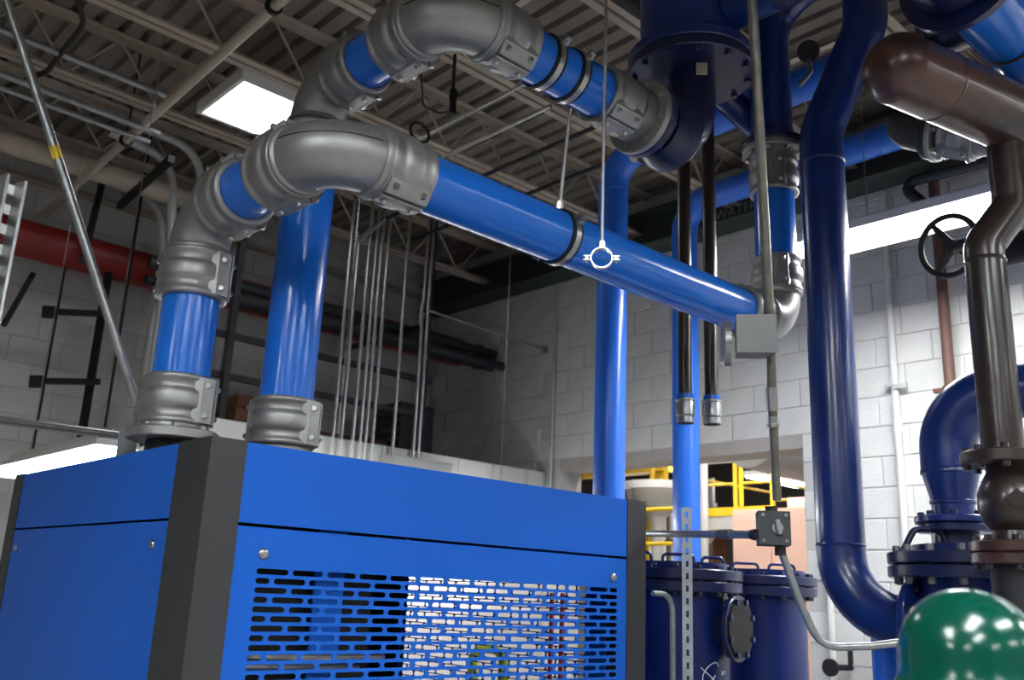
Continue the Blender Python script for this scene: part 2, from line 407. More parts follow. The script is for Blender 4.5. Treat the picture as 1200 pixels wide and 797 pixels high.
def flange(parent, o, ax, r, t, r_in, mt, bolts, rb, bm, name='flange', both=True):
    a, u, w_ = frame(ax); o = V(o)
    g = G(); g.ring([(0, r_in), (0, r-.004), (.004, r), (t-.004, r), (t, r-.004), (t, r_in)], o, a, 40); f_ = g.ob(name, mt, parent, 30)
    for k_ in range(bolts):
        q = 2*PI*(k_+.5)/bolts; d = (u*math.cos(q)+w_*math.sin(q))*rb
        put(bm, 'bolt', f_, o+d+a*t, a)
        if both: put(bm, 'bolt', f_, o+d, -a)
    return f_
X1, Y1, ZA, YA = 1.292, 3.086, 2.87, 2.254
X2, Y2, ZB, YB = 1.652, 2.994, 3.481, 2.181
LG, CL = .16, .172
XV = 3.76
low = thing('air_pipe_run', 'lower blue air pipe with silver bends, from the cabinet corner to the far upright', 'pipe')
flange(low, (X1, Y1, 2.05), (0, 0, 1), .15, .035, .08, M_alu, 8, .125, BOLT, both=False)
g = G(); g.lathe([(0, .085), (.05, .085)], (X1, Y1, CZ-.004), (0, 0, 1), 32, False); g.ob('stub_neck', M_dark, low)
g = G(); g.lathe([(0, .118), (.012, .112), (.03, .112)], (X1, Y1, 2.085), (0, 0, 1), 40, False); g.ob('flange_neck', M_alu, low)
coupling(low, (X1, Y1, 2.10), (0, 0, 1), .17, (.62, -.78, 0))
pipe(low, (X1, Y1, 2.1), (X1, Y1, 2.75))
coupling(low, (X1, Y1, 2.55), (0, 0, 1), CL, (.62, -.78, 0))
elbow(low, (X1, Y1, ZA-LG+.01), (X1, Y1, ZA), (X1, Y1-LG, ZA), .15)
coupling(low, (X1, Y1-LG, ZA), (0, -1, 0), CL, (.45, 0, -.9))
pipe(low, (X1, Y1-LG-.02, ZA), (X1, YA+LG+.02, ZA))
coupling(low, (X1, YA+LG+CL, ZA), (0, -1, 0), CL, (.45, 0, -.9))
elbow(low, (X1, YA+LG, ZA), (X1, YA, ZA), (X1+LG, YA, ZA), .155)
coupling(low, (X1+LG, YA, ZA), (1, 0, 0), CL, (0, -.45, -.9))
pipe(low, (X1+LG+.02, YA, ZA), (XV-LG, YA, ZA))
coupling(low, (XV-LG-CL, YA, ZA), (1, 0, 0), CL, (0, -.3, -.95))
elbow(low, (XV-LG, YA, ZA), (XV, YA, ZA), (XV, YA, ZA+LG), .155)
coupling(low, (XV, YA, ZA+LG), (0, 0, 1), CL, (-.85, -.5, 0))
pipe(low, (XV, YA, ZA+LG), (XV, YA, 3.72))
coupling(low, (XV, YA, 3.535), (0, 0, 1), CL, (-.85, -.5, 0))
g = G(); g.lathe([(0, .112), (.05, .112)], (XV, YA, 3.705), (0, 0, 1), 40, False); g.ob('flange_neck', M_alu, low)
flange(low, (XV, YA, 3.75), (0, 0, 1), .15, .03, .07, M_alu, 8, .125, BOLT)
upr = thing('air_pipe_run', 'upper blue air pipe with silver bends, ending at a bolted silver flange', 'pipe')
g = G(); g.lathe([(0, .10), (.08, .10)], (X2, Y2, CZ-.004), (0, 0, 1), 32, False); g.ob('stub_neck', M_alu, upr)
coupling(upr, (X2, Y2, 2.07), (0, 0, 1), CL, (.62, -.78, 0))
pipe(upr, (X2, Y2, 2.1), (X2, Y2, ZB-.14))
coupling(upr, (X2, Y2, ZB-LG-CL), (0, 0, 1), CL, (.62, -.78, 0))
elbow(upr, (X2, Y2, ZB-LG+.01), (X2, Y2, ZB), (X2, Y2-LG, ZB), .15)
coupling(upr, (X2, Y2-LG, ZB), (0, -1, 0), CL, (.45, 0, -.9))
pipe(upr, (X2, Y2-LG-.02, ZB), (X2, YB+LG+.02, ZB))
coupling(upr, (X2, YB+LG+CL, ZB), (0, -1, 0), CL, (.45, 0, -.9))
elbow(upr, (X2, YB+LG, ZB), (X2, YB, ZB), (X2+LG, YB, ZB), .155)
coupling(upr, (X2+LG, YB, ZB), (1, 0, 0), CL, (0, -.45, -.9))
pipe(upr, (X2+LG+.02, YB, ZB), (2.5, YB, ZB))
coupling(upr, (2.385, YB, ZB), (1, 0, 0), CL, (0, -.45, -.9))
g = G(); g.lathe([(0, .118), (.03, .112), (.08, .112)], (2.555, YB, ZB), (1, 0, 0), 40, False); g.ob('flange_neck', M_alu, upr)
flange(upr, (2.63, YB, ZB), (1, 0, 0), .155, .03, .08, M_alu, 8, .128, BOLT)

# clamps and rods
def clamp(o, ax, r, label, lugs, rod=None, wd=.032):
    t = thing('pipe_clamp', label, 'clamp'); a, u, w_ = frame(ax); o = V(o)
    g = G(); g.ring([(-wd*.75, r), (-wd*.75, r+.006), (wd*.75, r+.006), (wd*.75, r)], o, a, 40); g.ob('rubber_lining', M_black, t)
    g = G(); g.ring([(-wd*.38, r+.006), (-wd*.38, r+.0095), (wd*.38, r+.0095), (wd*.38, r+.006)], o, a, 40); g.ob('steel_band', M_chrome, t)
    for d in lugs:
        d = V(d).normalized(); c = o+d*(r+.022); tn = a.cross(d)
        g = G()
        for s_ in (-1, 1): g.obox(c+tn*s_*.007, d, tn, (.034, .004, wd*.8))
        lg = g.ob('clamp_ear', M_chrome, t, 0)
        h = G(); h.tube([c-tn*.026, c+tn*.026], .005, 8); h.lathe([(0, .0095), (.008, .0095)], c+tn*.012, tn, 6); h.lathe([(0, .0095), (.008, .0095)], c-tn*.020, tn, 6); h.ob('bolt', M_chrome, lg)
    if rod:
        g = G(); g.tube(rod, .0065, 10); g.ob('threaded_rod', M_galv, t)
        p = V(rod[-1]); dn = (V(rod[0])-p).normalized()
        g = G(); g.lathe([(0, .013), (.03, .013)], p, dn, 6); g.ob('rod_nut', M_chrome, t)
    return t
lug_d = (0, -.92, .35)
clamp((2.095, YB, ZB), (1, 0, 0), PR, 'black-lined band clamp on the upper blue pipe, next to its silver bend', [lug_d])
clamp((2.225, YB, ZB), (1, 0, 0), PR, 'black-lined band clamp on the upper blue pipe, nearer its silver flange', [lug_d])
clamp((2.275, YA, ZA), (1, 0, 0), PR, 'black-lined band clamp with a hanger rod around the lower long blue pipe', [lug_d, (0, .92, -.35)], rod=[(2.262, 2.2, ZB-PR-.012), (2.275, YA, ZA+PR+.012)])
t = thing('hanging_ring_clamp', 'empty small split ring clamp hanging on a long threaded rod', 'clamp')
o = V((2.04, 1.831, 2.619)); ax = V((.72, .66, 0)).normalized()
g = G(); g.ring([(-.011, .031), (-.011, .0345), (.011, .0345), (.011, .031)], o, ax, 32); g.ob('ring', M_chrome, t)
side = ax.cross(V((0, 0, 1)))
for s_ in (-1, 1):
    c = o+side*s_*.045
    g = G(); g.obox(c+V((0, 0, .006)), side, (0, 0, 1), (.022, .003, .018)); g.obox(c-V((0, 0, .006)), side, (0, 0, 1), (.022, .003, .018)); er = g.ob('ear', M_chrome, t, 0)
    h = G(); h.lathe([(0, .005), (.012, .0075), (.020, .0075), (.022, .004)], c-V((0, 0, .014)), (0, 0, 1), 8); h.ob('screw', M_chrome, er)
g = G(); g.lathe([(0, .010), (.022, .010)], o+V((0, 0, .034)), (0, 0, 1), 8); g.ob('rod_nut', M_chrome, t)
g = G(); g.tube([o+V((0, 0, .04)), (2.04, 1.831, ZD-.01)], .0055, 10); g.ob('threaded_rod', M_galv, t)

# ================================================================ BIG BLUE PIPES
def weld(parent, o, ax, r, mt=None):
    g = G(); g.ring([(-.008, r), (0, r+.004), (.008, r)], o, ax, 32); return g.ob('weld_bead', mt or M_deep, parent)
t = thing('steel_pipe', 'bright blue upright steel pipe bending right under the roof, nearer the cabinet', 'pipe')
g = G(); g.tube(fillet([(4.27, 3.74, 0), (4.27, 3.74, 4.41), (4.27, 2.0, 4.41)], .22, 12), .0965, 36); g.ob('pipe', M_mid, t)
for p_, a_ in (((4.27, 3.74, 4.17), (0, 0, 1)), ((4.27, 3.5, 4.41), (0, 1, 0))): weld(t, p_, a_, .0965, M_mid)
t = thing('steel_pipe', 'bright blue upright steel pipe in front of the doorway', 'pipe')
g = G(); g.tube(fillet([(5.43, 4.03, 0), (5.43, 4.03, 4.55), (5.43, -.8, 4.55)], .24, 12), .0965, 36); g.ob('pipe', M_mid, t)
for p_, a_ in (((5.43, 4.03, 4.29), (0, 0, 1)), ((5.43, 2.45, 4.55), (0, 1, 0))): weld(t, p_, a_, .0965, M_mid)
# tall deep-blue pipe, its offset and the arch from the upright
t = thing('steel_pipe', 'thick deep-blue upright pipe with a sweeping bend at its foot', 'pipe')
PX, PY, PRR = 3.76, 1.995, .1
ft = fillet([(PX, PY, 3.82), (PX, PY, 1.62), (PX, 1.70, 1.50)], .27, 12)
pts = [V((PX, 1.74, 5.1)), V((PX, 1.74, 4.25)), V((PX, PY, 3.78)), V((PX, PY, 1.56)), V((PX, 1.60, 1.56))]
g = G(); g.tube(fillet(pts, [.25, .25, .27], 10), PRR, 36); g.ob('pipe', M_deep, t)
for z in (3.62, 1.86): weld(t, (PX, PY, z), (0, 0, 1), PRR)
flange(t, (PX, 1.70, 1.56), (0, -1, 0), .17, .03, .09, M_deep, 8, .14, BOLTD)
t = thing('steel_pipe', 'dark blue arched pipe rising from the upright silver coupling', 'pipe')
g = G(); g.tube(fillet([(XV, YA, 3.785), (XV, YA, 4.62), (XV, 1.80, 4.62)], .24, 12), .1, 36); g.ob('pipe', M_deep, t)
flange(t, (XV, YA, 3.782), (0, 0, 1), .155, .03, .07, M_navy, 8, .125, BOLTD)
g = G(); g.lathe([(0, .115), (.05, .105), (.09, .10)], (XV, YA, 3.812), (0, 0, 1), 36, False); g.ob('hub', M_deep, t)
t = thing('steel_pipe', 'slanting dark blue pipe passing behind the upright silver coupling', 'pipe')
g = G(); g.tube(fillet([(3.3, 2.56, 4.9), (3.55, 2.52, 4.22), (4.3, 2.27, 3.75)], .2, 8), .075, 28); g.ob('pipe', M_deep, t)

# hanging vessel above the upper flange
t = thing('hanging_vessel', 'dark blue vertical vessel hanging over the upper silver flange', 'vessel')
VX = 2.99
g = G(); g.lathe([(0, .10), (0, .212), (.02, .22), (1.05, .22), (1.12, .18)], (VX, YB, 3.90), (0, 0, 1), 48); g.ob('shell', M_deep, t)
flange(t, (VX, YB, 3.86), (0, 0, 1), .275, .045, .09, M_deep, 12, .245, BOLTD)
flange(t, (VX, YB, 3.81), (0, 0, 1), .275, .045, .09, M_navy, 12, .245, BOLTD)
g = G(); g.tube(fillet([(2.67, YB, ZB), (VX, YB, ZB), (VX, YB, 3.82)], .19, 10), .105, 36); g.ob('elbow_pipe', M_navy, t)
flange(t, (2.664, YB, ZB), (1, 0, 0), .155, .035, .08, M_navy, 8, .128, BOLTD)
g = G(); g.lathe([(0, .13), (.05, .16), (.12, .16), (.17, .12)], (2.74, YB, ZB), (1, 0, 0), 32); g.ob('valve_body', M_navy, t)
g = G(); g.tube([(VX, YB-.22, 4.05), (VX, YB-.42, 4.05)], .09, 28); g.ob('nozzle', M_deep, t)
g = G(); g.obox((2.86, 2.03, 3.735), (.7, -.7, 0), (0, 0, 1), (.045, .05, .012)); g.ob('paper_tag', M_joist, t, 0)
t = thing('pipe_elbow', 'silver pipe bend peeking out behind the upper silver flange', 'pipe')
g = G(); g.tube(fillet([(2.885, 2.41, 3.50), (2.985, 2.37, 3.52), (3.04, 2.37, 3.72)], .07, 10), .05, 32); g.ob('bend', M_alu, t)
t = thing('air_hose', 'black loop of hose hanging beside the hanging vessel', 'hose')
g = G(); g.tube(fillet([(3.35, 2.2, 5.1), (3.38, 2.08, 4.5), (3.42, 1.98, 4.34), (3.5, 1.98, 4.6), (3.5, 2.05, 5.1)], .05, 6), .035, 16); g.ob('hose_loop', M_black, t)

# pair of dark small pipes with galvanised ends
def drop(x, y, zend, label):
    t = thing('drop_pipe', label, 'pipe', 'pair of dark drop pipes')
    g = G(); g.tube([(x, y, zend+.06), (x, y, ZD-.02)], .034, 20); g.ob('pipe', M_dbrown, t)
    g = G(); g.lathe([(0, .040), (.004, .044), (.03, .044), (.035, .040), (.04, .046), (.095, .048), (.105, .045), (.11, .050), (.118, .050), (.12, .036)], (x, y, zend), (0, 0, 1), 24, False); g.ob('end_fitting', M_galv, t)
    g = G(); g.lathe([(0, .0415), (.02, .0415)], (x, y, zend+.122), (0, 0, 1), 24, False); g.ob('blue_collar', M_pipe, t)
    g = G(); g.lathe([(0, .030), (.001, .030)], (x, y, zend+.002), (0, 0, 1), 20); g.ob('dark_bore_disc', M_black, t)  # black disc paints the darkness inside the pipe mouth
drop(3.66, 2.72, 2.44, 'dark brown drop pipe with galvanised end, nearer the cabinet of the two')
drop(3.76, 2.635, 2.44, 'dark brown drop pipe with galvanised end, nearer the upright silver coupling of the two')

# ================================================================ CONDUIT WITH BOXES IN FRONT
t = thing('conduit_run', 'grey conduit with two boxes in front of the long blue pipe', 'conduit')
g = G(); g.tube([(2.36, 1.46, 5.1), (2.345, 1.455, 3.317), (2.556, 1.562, 2.43)][1:], .016, 14)
g.tube([(2.18, 1.38, 4.0), (2.345, 1.455, 3.317)], .016, 14); g.ob('upper_conduit', M_cond, t)
g = G(); g.tube([(2.556, 1.562, 2.43), (2.602, 1.592, 2.236), (2.683, 1.635, 1.93)], .0145, 14); g.ob('middle_conduit', M_cond, t)
g = G(); g.lathe([(0, .019), (.075, .019)], (2.61, 1.597, 2.205), (-.24, -.12, 1), 14); g.lathe([(0, .022), (.01, .022), (.012, .017), (.035, .017)], (2.622, 1.603, 2.155), (-.24, -.12, 1), 14); g.ob('conduit_coupling', M_chrome, t)
vn = V((-.78, -.62, 0)).normalized(); sd = V((.62, -.78, 0)).normalized()
g = G(); g.obox((2.525, 1.60, 2.43), sd, (-.05, 0, 1), (.118, .118, .09)); gb = g.ob('pull_box', M_gbox, t, 0)
g = G(); g.obox(V((2.525, 1.60, 2.43))+vn*.052, sd, (-.05, 0, 1), (.124, .124, .006)); g.ob('box_cover', M_gbox, gb, 0)
g = G(); g.lathe([(0, .072), (.02, .072), (.03, .06)], V((2.525, 1.60, 2.42))-sd*.075-vn*.04, sd*-1, 28); g.ob('side_hub', M_alu, gb)
jb = V((2.695, 1.66, 1.84))
g = G(); g.obox(jb, sd, (.05, 0, 1), (.10, .105, .075)); b2 = g.ob('junction_box', M_dbox, t, 0)
g = G(); g.obox(jb+vn*.041, sd, (.05, 0, 1), (.098, .104, .007)); cv = g.ob('box_cover', M_dbox, b2, 0)
g = G()
g.tube([jb+vn*.055+sd*.005+V((0, 0, .025)), jb+vn*.055+sd*.012+V((0, 0, -.02))], .010, 10); g.lathe([(0, .018), (.006, .018)], jb+vn*.045+sd*.008, vn, 16)
g.ob('switch_knob', M_galv, b2)
for a_, b_ in ((-.035, .04), (.035, .04), (-.035, -.04), (.035, -.04)):
    g = G(); g.lathe([(0, .006), (.004, .005)], jb+vn*.044+sd*a_+V((0, 0, b_)), vn, 8); g.ob('cover_screw', M_galv, b2)
he = jb-sd*.05-V((0, 0, .02)); hs = V((3.37, 2.83, 1.895)); hd = hs-he
g = G(); g.tube([hs, he], .0135, 14); g.ob('horizontal_conduit', M_galv, t)
g = G(); g.lathe([(0, .018), (.03, .018)], he, hd, 10); g.ob('conduit_connector', M_dark, t)
g = G(); g.lathe([(0, .0175), (.10, .0175)], he+hd*.15, hd, 14); g.ob('conduit_coupling', M_cond, t)
g = G(); g.lathe([(0, .020), (.022, .020)], jb+V((-.006, 0, .05)), (-.1, 0, 1), 10); g.lathe([(0, .018), (.03, .018)], jb+sd*.02-V((0, 0, .083)), (0, 0, 1), 10); g.ob('locknut', M_dark, t)
g = G(); g.tube(fillet([jb+sd*.02-V((0, 0, .06)), (2.80, 1.635, 1.615), (2.868, 1.61, 1.48), (3.0, 1.51, 1.49), (3.12, 1.40, 1.515), (3.25, 1.3, 1.55)], [.12, .10, .1, .2], 8), .0125, 14); g.ob('curved_conduit', M_galv, t)

# slotted strut post
def slotted(name, x, y, z0, z1, ax, label, w_=.041, pitch=.05, s0=.03):
    a = V(ax).normalized(); n_ = V((-a.y, a.x, 0))
    if n_.dot(V((-.74, -.67, 0))) < 0: n_ = -n_
    o = V((x, y, 0)); t = thing(name, label, 'strut'); g = G(); h = w_/2
    def q(pts): k = len(g.v); g.v.extend(o+a*p[0]+n_*p[1]+V((0, 0, p[2])) for p in pts); g.f.append(tuple(range(k, k+len(pts))))
    q([(-h, h, z0), (-h, -h, z0), (-h, -h, z1), (-h, h, z1)]); q([(h, h, z0), (h, -h, z0), (h, -h, z1), (h, h, z1)])
    sw, sl = .0055, .0125
    z = z1-s0; zs = [z1]
    q([(-h, h, z0), (-sw, h, z0), (-sw, h, z1), (-h, h, z1)]); q([(sw, h, z0), (h, h, z0), (h, h, z1), (sw, h, z1)])
    top = z1
    while z-sl > z0+.02 and z > .9:
        q([(-sw, h, z+sl), (sw, h, z+sl), (sw, h, top), (-sw, h, top)]); top = z-sl; z -= pitch
        q([(-sw, h, top), (-sw, h-.003, top), (-sw, h-.003, top+2*sl), (-sw, h, top+2*sl)]); q([(sw, h, top), (sw, h-.003, top), (sw, h-.003, top+2*sl), (sw, h, top+2*sl)])
    q([(-sw, h, z0), (sw, h, z0), (sw, h, top), (-sw, h, top)])
    for s_ in (-1, 1): q([(s_*h, -h, z0), (s_*h*.5, -h, z0), (s_*h*.5, -h, z1), (s_*h, -h, z1)])
    g.ob('channel', M_strut, t, 0)
    k = G(); k.box((x-.05, y-.05, 0), (x+.05, y+.05, .008)) if z0 == 0 else None
    if k.v: k.ob('base_plate', M_strut, t, 0)
    return t
slotted('strut_post', 3.255, 2.415, 0, 1.985, (.62, -.78, 0), 'slotted zinc strut post between cabinet and blue tanks')
t = thing('strut_post', 'slotted zinc strut post at the left picture edge', 'strut')
a_ = V((.95, .3, 0)).normalized(); n_ = V((.3, -.95, 0)).normalized(); o_ = V((.50, 2.32, 0))
for s_ in (-1, 1):
    g = G(); g.obox(o_+a_*s_*.022+V((0, 0, 1.25)), a_, (0, 0, 1), (.007, 2.5, .041)); g.ob('flange_rail', M_galv, t, 0)
for k in range(18):
    g = G(); g.obox(o_-n_*.018+V((0, 0, 2.48-k*.05)), a_, (0, 0, 1), (.037, .024, .003)); g.ob('web_plate', M_white, t, 0)
g = G(); g.obox(o_-n_*.018+V((0, 0, .8)), a_, (0, 0, 1), (.037, 1.6, .003)); g.ob('lower_web', M_galv, t, 0)
g = G(); g.box((.44, 2.26, 0), (.56, 2.38, .008)); g.ob('base_plate', M_strut, t, 0)

# ================================================================ TANKS
def tank(x, y, zt, rl, rb, label, mt=None, handles=2, logo=False, nozzle=None):
    mt = mt or M_navy
    t = thing('filter_tank', label, 'tank')
    g = G(); g.lathe([(0, rb), (zt-.28, rb), (zt-.20, rb), (zt-.09, rb)], (x, y, .12), (0, 0, 1), 48); g.ob('shell', M_navyb, t)
    g = G(); g.lathe([(0, rb*.9), (.12, rb*.9)], (x, y, 0), (0, 0, 1), 32); g.ob('skirt', M_navy, t)
    for k_, z in enumerate((zt-.098, zt-.046)):
        flange(t, (x, y, z), (0, 0, 1), rl, .045, .02, mt, 16, rl-.035, BOLTD if handles else BOLTG, name='tank_flange' if k_ == 0 else 'lid', both=(k_ == 0))
    return t
T1 = tank(3.60, 2.715, 1.745, .285, .225, 'navy filter tank with flanged lid and side port, beside the cabinet')
T2 = tank(4.41, 2.80, 1.75, .285, .225, 'navy filter tank with flanged lid, in front of the doorway')
def handle(t, c, d, L=.12, h=.06, mt=None, r=.0075):
    c, d = V(c), V(d).normalized(); g = G()
    g.tube(fillet([c-d*L/2, c-d*L/2+V((0, 0, h)), c+d*L/2+V((0, 0, h)), c+d*L/2], .02, 5), r, 10); g.ob('handle', mt or M_navyb, t)
for a in (-.2, .0, .2)[:2]: handle(T1, (3.52+a*.9, 2.66+a*-.5, 1.745), (.66, -.74, 0), .14, .065)
handle(T1, (3.70, 2.60, 1.745), (.66, -.74, 0), .1, .06)
handle(T2, (4.30, 2.82, 1.75), (.66, -.74, 0), .13, .06); handle(T2, (4.42, 2.68, 1.75), (.66, -.74, 0), .13, .06)
sd2 = V((.15, -.99, 0)).normalized()
g = G(); g.tube([V((3.60, 2.715, 1.50)), V((3.60, 2.715, 1.50))+sd2*.30], .085, 28); g.ob('side_port', M_navy, T1)
flange(T1, V((3.60, 2.715, 1.50))+sd2*.27, sd2, .14, .025, .02, M_navy, 8, .118, BOLTD)
g = G(); g.lathe([(0, .12), (.006, .12)], V((3.60, 2.715, 1.50))+sd2*.296, sd2, 32); g.ob('blind_cover', M_black, T1)
# galvanised tube in front of tank 1
t = thing('bent_tube', 'thin bent galvanised tube in front of the navy tank, against the cabinet', 'tube')
g = G(); g.tube(fillet([(3.06, 2.44, 1.63), (3.19, 2.44, 1.63), (3.19, 2.44, 0.0)], .07, 8), .011, 12); g.ob('tube', M_galv, t)
# third tank at the right
T3 = tank(3.90, 1.50, 1.83, .33, .235, 'large navy filter tank with bolted lid behind the green dome', handles=0)
t = thing('steel_pipe', 'deep blue bend standing on the right-hand tank lid', 'pipe')
bx, by = 3.90, 1.575
g = G(); g.tube(fillet([(bx, by, 1.99), (bx, by, 2.50), (bx+.15, by-.9, 2.50)], .23, 12), [.085]*1+[.105]*14, 36) if False else None
pp = fillet([(bx, by, 2.17), (bx, by, 2.47), (bx+.12, by-1.0, 2.47)], .22, 12)
g.tube(pp, .112, 36); g.ob('bend', M_deep, t)
g = G(); g.lathe([(0, .082), (.05, .082), (.055, .088), (.065, .088), (.07, .083), (.17, .108), (.175, .115), (.19, .115), (.195, .112)], (bx, by, 1.975), (0, 0, 1), 36, False); g.ob('reducer', M_deep, t)
flange(t, (bx, by, 1.95), (0, 0, 1), .15, .028, .05, M_deep, 8, .122, BOLTD)
flange(t, (bx, by, 1.915), (0, 0, 1), .15, .03, .05, M_navy, 8, .122, BOLTD, both=False)
g = G(); g.lathe([(0, .09), (.09, .09)], (bx, by, 1.83), (0, 0, 1), 28); g.ob('neck', M_navy, t)
g = G(); g.tube(fillet([(3.68, 1.69, 1.835), (3.72, 1.66, 1.92), (3.80, 1.59, 1.92), (3.82, 1.57, 1.835)], .04, 6), .013, 12); g.ob('lid_davit', M_navy, T3)
t = thing('support_leg', 'blue upright leg under the sweeping pipe bend', 'leg')
g = G(); g.tube([(3.97, 1.93, 0), (3.97, 1.93, 1.52)], .055, 24); g.ob('leg', M_mid, t)

# logo on tank 1
def text_ob(s, size, mt, parent, name='lettering', ext=.0008):
    c = bpy.data.curves.new('txt', 'FONT'); c.body = s; c.size = size; c.extrude = ext; c.align_x = 'CENTER'
    o = bpy.data.objects.new('txt', c); COL.objects.link(o)
    dg = bpy.context.evaluated_depsgraph_get(); me = bpy.data.meshes.new_from_object(o.evaluated_get(dg)); bpy.data.objects.remove(o)
    me.materials.clear(); me.materials.append(mt); return link(name, me, parent)
def cyl_pt(cx, cy, r, ang, z): return V((cx+r*math.cos(ang), cy+r*math.sin(ang), z))
tc_ = V((3.60, 2.715)); base = math.atan2(-2.715, -3.60)
lg0 = base+.62
g = G(); lp = []
for k_ in range(25):
    q = 2*PI*k_/24*.86-.5; a_ = .052*math.cos(q); b_ = .026*math.sin(q)
    uu = a_*.72-b_*.69; zz = a_*.69+b_*.72
    lp.append(cyl_pt(3.60, 2.715, .2265, lg0+uu/.225, 1.315+zz))
g.tube(lp, .0022, 6)
g.tube([cyl_pt(3.60, 2.715, .2265, lg0+(-.05+.1*k_/8)/.225, 1.335-.075*k_/8) for k_ in range(9)], .0025, 6)
g.ob('logo_swoosh', M_logo, T1)
tx = text_ob('an', .036, M_logo, T1, 'logo_lettering'); q = lg0+.075/.225
tx.rotation_euler = (PI/2, 0, q+PI/2); tx.location = cyl_pt(3.60, 2.715, .2275, q, 1.305)

# ================================================================ BROWN PIPES RIGHT
t = thing('brown_pipe_run', 'dark brown upright pipe with flanged valve at the right picture edge', 'pipe')
BX, BY = 3.30, 1.155
g = G(); g.tube(fillet([(BX, BY, 2.12), (BX, BY, 2.86), (3.39, 1.075, 3.02), (3.39, 1.075, 3.30)], [.09, .09], 6), .067, 32); g.ob('pipe', M_dbrown, t)
for z in (2.80,): weld(t, (BX, BY, z), (0, 0, 1), .067, M_dbrown)
flange(t, (BX, BY, 2.085), (0, 0, 1), .135, .04, .05, M_dbrown, 8, .11, BOLTB)
g = G(); g.lathe([(0, .066), (.03, .062), (.06, .085), (.10, .10), (.15, .10), (.19, .082), (.22, .066), (.25, .066)], (BX+.02, BY, 1.84), (0, 0, 1), 32); vb = g.ob('valve_body', M_dbrown, t)
g = G(); vd = V((-.86, -.5, 0)).normalized(); g.obox(V((BX+.02, BY, 1.965))+vd*.10, vd, (0, .7, .7), (.006, .05, .05)); g.ob('cast_diamond', M_dbrown, vb, 0)
flange(t, (BX+.02, BY, 1.80), (0, 0, 1), .135, .035, .05, M_brown, 8, .11, BOLTB)
flange(t, (BX+.02, BY, 1.762), (0, 0, 1), .135, .035, .05, M_brown, 8, .11, BOLTB)
g = G(); g.tube([(BX+.02, BY, 0), (BX+.02, BY, 1.78)], .08, 28); g.ob('lower_pipe', M_dark, t)
t = thing('brown_pipe_run', 'thick glossy brown overhead pipe with a bent left end', 'pipe')
dirb = (V((2.749, 1.208, 3.36))-V((3.37, 1.057, 3.36))).normalized()
pl = V((2.80, 1.197, 3.36)); pr_ = V((3.60, 1.0, 3.36))
g = G(); g.tube(fillet([pr_-dirb*.9, pr_, pl], .4, 14), .12, 40); g.ob('pipe', M_brown, t)
g = G(); g.lathe([(.105*math.sin(k/10*PI/2), max(.12*math.cos(k/10*PI/2), .001)) for k in range(11)], pl, dirb, 40); g.ob('end_cap', M_brown, t, 60)
g = G(); g.ring([(-.006, .12), (0, .123), (.006, .12)], pl-dirb*.2, dirb, 40); g.ob('weld_bead', M_brown, t)
# wheel valve behind it
t = thing('gate_valve', 'dark gate valve with a spoked handwheel behind the brown upright', 'valve')
wc = V((3.692, 1.424, 3.045)); wa = V((-.82, .12, -.10)).normalized(); a, u, w_ = frame(wa)
g = G(); pts = [wc+(u*math.cos(2*PI*k/36)+w_*math.sin(2*PI*k/36))*.122 for k in range(37)]; g.tube(pts, .0125, 10, False)
hw = g.ob('handwheel', M_dark, t)
for k in range(3):
    g = G(); q = 2*PI*k/3+.5; dd = u*math.cos(q)+w_*math.sin(q); g.tube([wc+dd*.01-wa*.02, wc+dd*.118], [.022, .011], 8); g.ob('spoke', M_dark, hw)
g = G(); g.lathe([(-.02, .032), (.02, .028)], wc-wa*.02, wa, 16); g.tube([wc, wc-wa*.35], .014, 12); g.ob('stem', M_dark, t)
vc = wc-wa*.34+V((0, -.30, .03))
g = G(); g.tube([wc-wa*.10, wc-wa*.22, wc-wa*.34, vc], [.022, .035, .06, .08], 20); g.ob('bonnet', M_dark, t)
for k in (-1, 1): flange(t, vc+V((0, .08*k-.02, 0)), (0, k, 0), .145, .028, .05, M_dark, 8, .12, BOLTG, both=False)
g = G(); g.tube([vc+V((0, .12, 0)), vc-V((0, 1.2, 0))], .085, 28); g.ob('valve_pipe', M_dark, t)
# silver coupling between
t = thing('air_pipe_fitting', 'silver and black flanged air fitting under the thick brown pipe', 'fitting')
ao = V((3.62, 1.42, 3.55)); ad = V((.05, -.62, -.30)).normalized()
coupling(t, ao+ad*.06, ad, .15, (0, 0, -1), .085)
g = G(); g.lathe([(-.16, .075), (-.10, .105), (-.02, .11), (.0, .135), (.03, .135), (.03, .10), (.06, .10)], ao, ad, 36); g.ob('valve_body', M_dark, t)
flange(t, ao+ad*.03, ad, .14, .022, .06, M_alu, 8, .118, BOLT)
g = G(); g.lathe([(0, .09), (.10, .085), (.16, .06)], ao+ad*.2, ad, 32); g.ob('reducer', M_alu, t)
